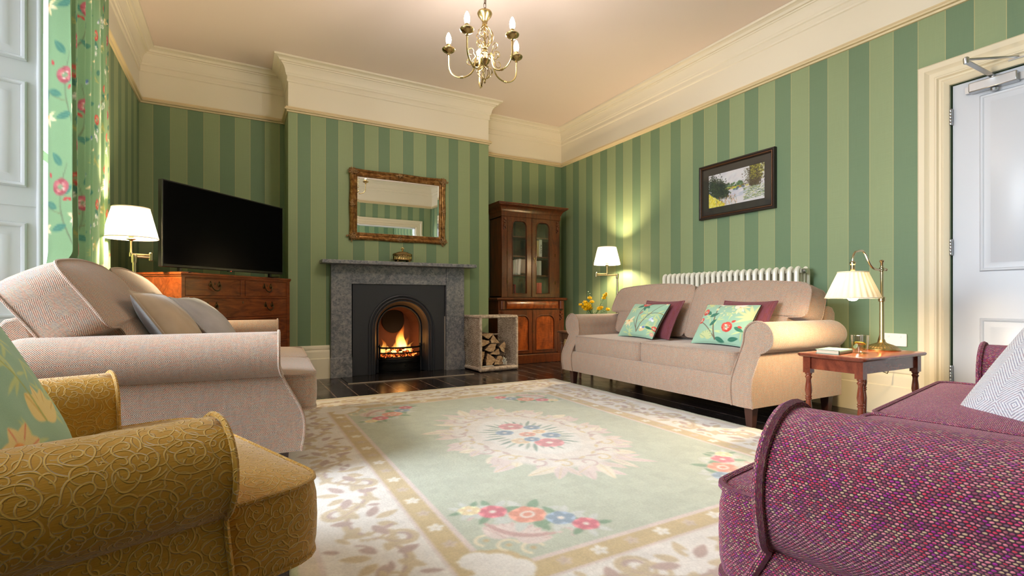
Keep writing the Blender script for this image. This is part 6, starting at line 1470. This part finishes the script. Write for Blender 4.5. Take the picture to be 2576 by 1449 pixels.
def art_canvas():
    W_, H_ = 0.57, 0.304; c = Canvas(W_, H_, 520, (216, 216, 222)); rd = random.Random(31)
    # u runs left to right as seen
    for k in range(60): c.ell(rd.random() * W_, 0.16 + rd.random() * 0.15, 0.05, 0.02, rd.random(), rd.choice([(226, 228, 232), (204, 206, 216), (214, 220, 226)]), 0.9)
    for k in range(40): c.ell(0.17 + rd.random() * 0.2, 0.15 + rd.random() * 0.035, 0.02, 0.012, rd.random() * 3, rd.choice([(80, 116, 70), (54, 84, 60), (110, 140, 110)]), 0.5)
    for k in range(30): c.ell(0.17 + rd.random() * 0.24, 0.135 + rd.random() * 0.02, 0.025, 0.005, 0.1, rd.choice([(150, 170, 60), (190, 120, 50), (200, 200, 80)]), 0.6)
    for k in range(40): c.ell(0.2 + rd.random() * 0.22, 0.06 + rd.random() * 0.07, 0.04, 0.01, 0.1, rd.choice([(206, 206, 222), (190, 198, 214), (224, 224, 232)]), 0.6)
    for k in range(8): c.ell(0.27 + rd.random() * 0.12, 0.125 + rd.random() * 0.02, 0.018, 0.010, 0, (96, 118, 130), 0.5)
    def dabs(n, fx, fy, a, b_, cols, op=0.6, rot=3.0):
        for k in range(n): c.ell(fx(), fy(), rd.uniform(*a), rd.uniform(*b_), rd.random() * rot, rd.choice(cols), 0.6, op)
    G = rd.gauss; U = rd.uniform
    DK = [(30, 44, 38), (42, 60, 42), (26, 36, 40), (60, 78, 52), (36, 50, 50)]
    for cx, cy, sx, sy, n in ((0.055, 0.20, 0.030, 0.05, 620), (0.135, 0.165, 0.032, 0.035, 560), (0.175, 0.105, 0.026, 0.02, 300), (0.10, 0.125, 0.04, 0.028, 420)): dabs(n, lambda: G(cx, sx), lambda: G(cy, sy), (0.005, 0.013), (0.003, 0.008), DK, 0.85)
    dabs(900, lambda: 0.43 + abs(G(0, 0.05)) , lambda: U(0.13, 0.31), (0.006, 0.016), (0.005, 0.012), [(62, 50, 42), (74, 62, 44), (54, 52, 40), (88, 80, 52)], 0.85)
    dabs(260, lambda: G(0.42, 0.03), lambda: U(0.15, 0.29), (0.003, 0.008), (0.002, 0.006), [(62, 54, 42), (80, 74, 50), (96, 96, 70)], 0.8)
    dabs(360, lambda: U(0.43, 0.57), lambda: 0.17 + 0.14 * rd.random() ** 0.7, (0.002, 0.007), (0.002, 0.005), [(216, 210, 50), (190, 190, 60), (150, 160, 60), (120, 124, 50)], 0.75)
    dabs(360, lambda: U(0.37, 0.57), lambda: U(0.02, 0.13), (0.005, 0.018), (0.002, 0.004), [(66, 100, 60), (96, 130, 66), (60, 84, 66), (140, 160, 140), (176, 184, 80)], 0.6, 0.25)
    for k in range(800):
        x = rd.random() ** 1.2 * 0.17; c.ell(x, rd.random() * 0.13 * (1 - x / 0.2), U(0.003, 0.010), U(0.003, 0.012), rd.random() * 0.8, rd.choice([(232, 216, 40), (226, 226, 130), (200, 190, 50), (240, 226, 70), (236, 232, 170)]), 0.5, 0.8)
    for k in range(160): c.ell(0.08 + rd.random() * 0.22, 0.005 + rd.random() * 0.08, U(0.001, 0.0025), U(0.005, 0.018), U(-0.3, 0.3), rd.choice([(196, 96, 50), (84, 110, 56), (60, 80, 60), (210, 150, 70)]), 0.5, 0.8)
    return c
ac = art_canvas(); n, m = 230, 124; U_, V_ = np.meshgrid(np.linspace(0, 0.57, n), np.linspace(0, 0.304, m), indexing='ij')
# seen from inside the room the picture's left is the larger Y
np_mesh('artwork', np.stack([np.full(U_.size, -0.0135), (0.285 - U_).ravel(), (V_ - 0.152).ravel()], -1), quads(n, m), PAINTM, pc, ac.sample(U_, V_).reshape(-1, 3))
b = MB(); b.add([(-0.0185, -0.345, -0.215), (-0.0185, 0.345, -0.215), (-0.0185, 0.345, 0.215), (-0.0185, -0.345, 0.215)], [(0, 1, 2, 3)]); b.build('picture_glass', PICGL, pc, ang=0, normals=False)

# ------------------------------------------------------------------ chandelier
ch = thing('chandelier', 'brass five arm chandelier with lit candle bulbs', 'chandelier', (1.409, 2.932, H)); zo = -H
b = MB(); b.lathe([(0.0, -0.002), (0.055, -0.002), (0.052, -0.02), (0.03, -0.04), (0.008, -0.05), (0.0, -0.05)], 24); b.build('ceiling_rose', BRASS, ch)
b = MB(); z = 3.05; k = 0
while z > 2.665:
    M = Matrix.Translation((0, 0, z - 0.019 + zo)) @ Matrix.Rotation(PI / 2 * (k % 2), 4, 'Z'); b.tube([(0.0075 * cos(a), 0, 0.021 * sin(a)) for a in [2 * PI * j / 14 for j in range(14)]], 0.0018, 6, M=M, closed=True); z -= 0.033; k += 1
b.tube([(0.010, 0.004, 3.05 + zo), (0.011, 0.004, 2.85 + zo), (0.009, 0.004, 2.66 + zo)], 0.0022, 6); b.build('chain', DKBRASS, ch)
b = MB(); b.lathe([(z_[0], z_[1] + zo) for z_ in ((0.0, 2.660), (0.034, 2.664), (0.046, 2.658), (0.049, 2.648), (0.044, 2.634), (0.030, 2.616), (0.020, 2.602), (0.016, 2.588), (0.018, 2.578), (0.018, 2.572), (0.010, 2.565), (0.0, 2.565))], 28); b.build('top_cup', BRASS, ch)
def cage(zt, zb_, rmax, n, twist, r0, r1, wire):
    b = MB()
    for k in range(n):
        pts = []
        for i in range(17):
            t = i / 16; r = r0 + (r1 - r0) * t + (rmax - 0.5 * (r0 + r1)) * sin(PI * t) ** 1.1; a = 2 * PI * k / n + twist * t; pts.append((r * cos(a), r * sin(a), zt + (zb_ - zt) * t + zo))
        b.tube(pts, wire, 6)
    return b
cage(2.570, 2.428, 0.056, 8, 2.4, 0.012, 0.014, 0.0028).build('twisted_cage', BRASS, ch)
b = MB(); b.tube([(0, 0, 2.57 + zo), (0, 0, 2.42 + zo)], 0.006, 8)
b.lathe([(r, z + zo) for r, z in ((0.0, 2.436), (0.016, 2.434), (0.019, 2.426), (0.017, 2.418), (0.012, 2.412), (0.020, 2.404), (0.021, 2.398), (0.017, 2.394), (0.017, 2.362), (0.034, 2.355), (0.036, 2.345), (0.026, 2.325), (0.012, 2.312), (0.008, 2.30), (0.0, 2.298))], 28); b.build('hub', BRASS, ch)
cage(2.312, 2.222, 0.052, 8, 1.2, 0.008, 0.008, 0.0025).build('lower_cage', BRASS, ch)
b = MB(); b.lathe([(r, z + zo) for r, z in ((0.0, 2.228), (0.007, 2.226), (0.010, 2.218), (0.006, 2.210), (0.008, 2.204), (0.003, 2.195), (0.0, 2.190))], 14); b.build('finial', BRASS, ch)
DV, LV = Vector((0.4818, 0.8763, 0)), Vector((0.8763, -0.4818, 0))
for k in range(5):
    a = rad(59.5 + 72 * k); d = DV * cos(a) + LV * sin(a)
    def P(r, z): return d * r + Vector((0, 0, z + zo))
    pts = [P(0.030, 2.372), P(0.055, 2.372), P(0.062, 2.350), P(0.066, 2.320)]
    for q in range(1, 13): t = PI * q / 12; pts.append(P(0.153 - 0.087 * cos(t), 2.320 - 0.082 * sin(t)))
    pts += [P(0.240, 2.345), P(0.240, 2.392)]
    b = MB(); b.tube(pts, 0.0052, 8)
    for q in range(3): b.lathe([(0.0055, -0.003), (0.0085, 0.0), (0.0055, 0.003)], 10, Matrix.Translation(P(0.153 + (q - 1) * 0.007, 2.239)) @ Matrix.Rotation(math.atan2(d.y, d.x), 4, 'Z') @ Matrix.Rotation(PI / 2, 4, 'Y'))
    arm = b.build('arm', BRIGHTB, ch)
    b = MB()
    for (r0_, z0_, rr, a0, tu, hd) in ((0.092, 2.408, 0.020, -2.6, 0.85, -1), (0.098, 2.340, 0.020, 2.6, 0.85, 1)):
        b.tube([P(0.060, 2.372)] + [P(r0_ + rr * cos(a0 + hd * tu * 2 * PI * q / 26), z0_ + rr * sin(a0 + hd * tu * 2 * PI * q / 26)) for q in range(27)], 0.0026, 6)
    b.build('scroll', BRIGHTB, arm)
    M = Matrix.Translation(P(0.240, 0) - Vector((0, 0, zo)))
    b = MB(); b.lathe([(r, z + zo) for r, z in ((0.004, 2.386), (0.009, 2.390), (0.007, 2.394), (0.009, 2.399), (0.012, 2.403), (0.026, 2.408), (0.040, 2.418), (0.0435, 2.427), (0.040, 2.433), (0.030, 2.437), (0.012, 2.438))], 24, M); b.build('drip_cup', BRASS, arm)
    b = MB(); b.lathe([(r, z + zo) for r, z in ((0.012, 2.436), (0.0125, 2.462), (0.010, 2.464))], 16, M); b.build('candle_sleeve', BRIGHTB, arm)
    b = MB(); b.lathe([(r, z + zo) for r, z in ((0.010, 2.462), (0.013, 2.468), (0.0165, 2.480), (0.0175, 2.492), (0.0155, 2.508), (0.010, 2.524), (0.004, 2.535), (0.0, 2.538))], 16, M); b.build('bulb', BULB, arm)

# ------------------------------------------------------------------ chest of drawers (set across the corner) and television
ca = rad(49.3); cl_, cd = 1.223, 0.50
cs = thing('chest_of_drawers', 'mahogany chest of drawers set across the corner under the television', 'chest of drawers', (-0.357, 4.221, 0), ca)   # local x along the front, +y towards the corner
b = MB(); b.box(0.012, 0.03, 0.012, cd - 0.01, 0.09, 0.955); b.box(cl_ - 0.03, cl_ - 0.012, 0.012, cd - 0.01, 0.09, 0.955); b.box(0.012, cl_ - 0.012, cd - 0.025, cd - 0.01, 0.09, 0.955); b.box(0.012, cl_ - 0.012, 0.012, cd - 0.01, 0.09, 0.11)
b.box(0.012, 0.045, 0.008, 0.03, 0.09, 0.955); b.box(cl_ - 0.045, cl_ - 0.012, 0.008, 0.03, 0.09, 0.955)
ROWS = [(0.812, 0.945, 2), (0.640, 0.796, 1), (0.420, 0.622, 1), (0.135, 0.402, 1)]
for z0, z1 in ((0.945, 0.957), (0.796, 0.812), (0.622, 0.640), (0.402, 0.420), (0.115, 0.135)): b.box(0.03, cl_ - 0.03, 0.010, 0.05, z0, z1)
b.box(cl_ / 2 - 0.022, cl_ / 2 + 0.022, 0.010, 0.05, 0.812, 0.945); b.build('carcass', MAHOG, cs, ang=0, bev=0.002)
b = MB(); ol = [(0, 0), (cl_, 0), (cl_, cd), (0, cd)]
b.box(0.0, cl_, 0.0, cd, 0.962, 0.982); b.build('chest_top', MAHOG, cs, ang=0, bev=0.006, seg=3)
b = MB(); b.box(0.006, cl_ - 0.006, 0.004, cd - 0.004, 0.952, 0.963); b.build('top_moulding', MAHOG, cs, ang=0, bev=0.003)
b = MB(); b.box(0.0, cl_, 0.002, cd - 0.005, 0.05, 0.10)
for x0 in (0.0, cl_ - 0.12): b.box(x0, x0 + 0.12, 0.002, 0.022, 0.0, 0.06); b.box(x0 if x0 == 0 else cl_ - 0.02, 0.02 if x0 == 0 else cl_, 0.002, 0.12, 0.0, 0.06); b.box(x0 if x0 == 0 else cl_ - 0.02, 0.02 if x0 == 0 else cl_, cd - 0.12, cd - 0.005, 0, 0.06)
b.build('bracket_foot', MAHOG, cs, ang=0, bev=0.003)
for z0, z1, n in ROWS:
    for k in range(n):
        x0, x1 = (0.045, cl_ - 0.045) if n == 1 else ((0.045, cl_ / 2 - 0.022) if k == 0 else (cl_ / 2 + 0.022, cl_ - 0.045))
        b = MB(); b.box(x0 + 0.003, x1 - 0.003, 0.012, 0.035, z0 + 0.003, z1 - 0.003)
        for (a, b_, c, d_) in ((x0 + 0.002, x1 - 0.002, z0 + 0.002, z0 + 0.007), (x0 + 0.002, x1 - 0.002, z1 - 0.007, z1 - 0.002), (x0 + 0.002, x0 + 0.007, z0, z1), (x1 - 0.007, x1 - 0.002, z0, z1)): b.box(a, b_, 0.0075, 0.013, c, d_)
        dr = b.build('drawer', MAHOG, cs, ang=0, bev=0.0015)
        zc_ = (z0 + z1) / 2 - 0.004
        for hx in ([(x0 + x1) / 2] if n == 2 else [0.29, cl_ - 0.30]):
            b = MB(); R90 = Matrix.Rotation(PI / 2, 4, 'X')
            for sx in (-1, 1):
                b.lathe([(0.0, 0.0), (0.017, 0.0), (0.018, 0.002), (0.012, 0.004), (0.008, 0.006), (0.006, 0.014), (0.0, 0.016)], 14, Matrix.Translation((hx + sx * 0.042, 0.012, zc_ + 0.022)) @ R90); b.ball((hx + sx * 0.042, 0.008, zc_ + 0.046), 0.006, 0.003, 0.007, 8, 5)
            b.tube([(hx + 0.045 * cos(a), -0.004 - 0.012 * sin(-a) * 0.6, zc_ + 0.020 + 0.042 * sin(a)) for a in [-PI * q / 14 for q in range(15)]], [0.0032 + 0.002 * sin(PI * q / 14) for q in range(15)], 7)
            b.build('handle', DKBRASS, dr)
        b = MB(); b.ball(((x0 + x1) / 2, 0.0115, z1 - 0.035 if n == 1 else zc_ + 0.032), 0.006, 0.002, 0.011, 8, 6); b.build('keyhole', DKBRASS, dr)
tv = thing('television', 'large black flat screen television angled on the chest of drawers', 'television', (-0.062, 4.652, 0.982), rad(45))
tw, tz0, tz1 = 0.585, 0.034, 0.650
b = MB(); b.box(-tw, tw, -0.012, 0.028, tz0, tz1); b.box(-tw * 0.7, tw * 0.7, 0.02, 0.06, tz0 + 0.03, tz0 + 0.35); b.build('casing', TVB, tv, ang=0, bev=0.004)
b = MB(); b.box(-tw + 0.010, tw - 0.010, -0.0145, -0.011, tz0 + 0.020, tz1 - 0.010); b.build('screen', TVS, tv, ang=0, label='glossy black screen')
b = MB(); b.box(-0.022, 0.022, -0.013, 0.0, tz0 - 0.006, tz0 + 0.002); lp = b.build('sensor_bar', TVB, tv, ang=0)
b = MB(); b.ball((0.0, -0.0135, tz0 - 0.002), 0.0035); b.build('standby_light', LED, lp)
for sx in (-1, 1):
    b = MB(); b.add([(sx * 0.44 - 0.012, -0.11, 0.0), (sx * 0.44 + 0.012, -0.11, 0.0), (sx * 0.44 + 0.012, 0.13, 0.0), (sx * 0.44 - 0.012, 0.13, 0.0), (sx * 0.44 - 0.012, -0.10, 0.006), (sx * 0.44 + 0.012, -0.10, 0.006), (sx * 0.44 + 0.012, 0.12, 0.006), (sx * 0.44 - 0.012, 0.12, 0.006)], [(0, 3, 2, 1), (4, 5, 6, 7), (0, 1, 5, 4), (2, 3, 7, 6), (1, 2, 6, 5), (3, 0, 4, 7)])
    b.box(sx * 0.44 - 0.010, sx * 0.44 + 0.010, -0.006, 0.016, 0.004, 0.04); b.build('stand_foot', TVB, tv, ang=0)
# ------------------------------------------------------------------ light
w = bpy.data.worlds.new('sky'); scene.world = w; w.use_nodes = True; nt = w.node_tree; nt.nodes.clear()
bg = nt.nodes.new('ShaderNodeBackground'); bg.inputs[0].default_value = (0.80, 0.90, 1.0, 1); bg.inputs[1].default_value = 2.0
ou = nt.nodes.new('ShaderNodeOutputWorld'); nt.links.new(bg.outputs[0], ou.inputs[0])
def area(name, loc, rot, sx, sy, energy, col, spread=180):
    l = bpy.data.lights.new(name, 'AREA'); l.shape = 'RECTANGLE'; l.size = sx; l.size_y = sy; l.energy = energy; l.color = col; l.spread = rad(spread)
    o = bpy.data.objects.new(name, l); COL.objects.link(o); o.location = loc; o.rotation_euler = rot; return o
# daylight falling through the windows, plus one added behind the curtain (rectangles face +X)
area('daylight bay side', (-2.2, 0.5, 1.8), (0, -PI / 2 + rad(8), 0), 2.2, 1.4, 22, (0.90, 0.95, 1.0), 120)
area('daylight bay', (-2.5, 2.0, 2.4), (0, -PI / 2 + rad(16), 0), 2.8, 2.6, 130, (0.86, 0.93, 1.0), 80)
area('added light curtain strip', (-1.10, 3.6, 1.55), (0, -PI / 2, 0), 2.1, 1.0, 18, (0.86, 0.93, 1.0))  # added light that whitens the strip between shutter and curtain
area('daylight next room', (-1.10, -2.1, 1.45), (0, -PI / 2, 0), 1.9, 1.4, 200, (0.88, 0.94, 1.0))
light_point('fire glow', (1.535, 5.33, 0.36), 1.4, (1.0, 0.36, 0.08), 0.05)
scene.view_settings.view_transform = 'Standard'; scene.view_settings.look = 'None'; scene.view_settings.gamma = 1.0; scene.view_settings.use_curve_mapping = False
scene.view_settings.exposure = 0.14
cy = scene.cycles
cy.use_denoising = True; cy.max_bounces = 7; cy.diffuse_bounces = 4; cy.glossy_bounces = 4; cy.transmission_bounces = 8; cy.transparent_max_bounces = 10; cy.volume_bounces = 0
cy.sample_clamp_indirect = 6.0; cy.caustics_reflective = False; cy.caustics_refractive = False
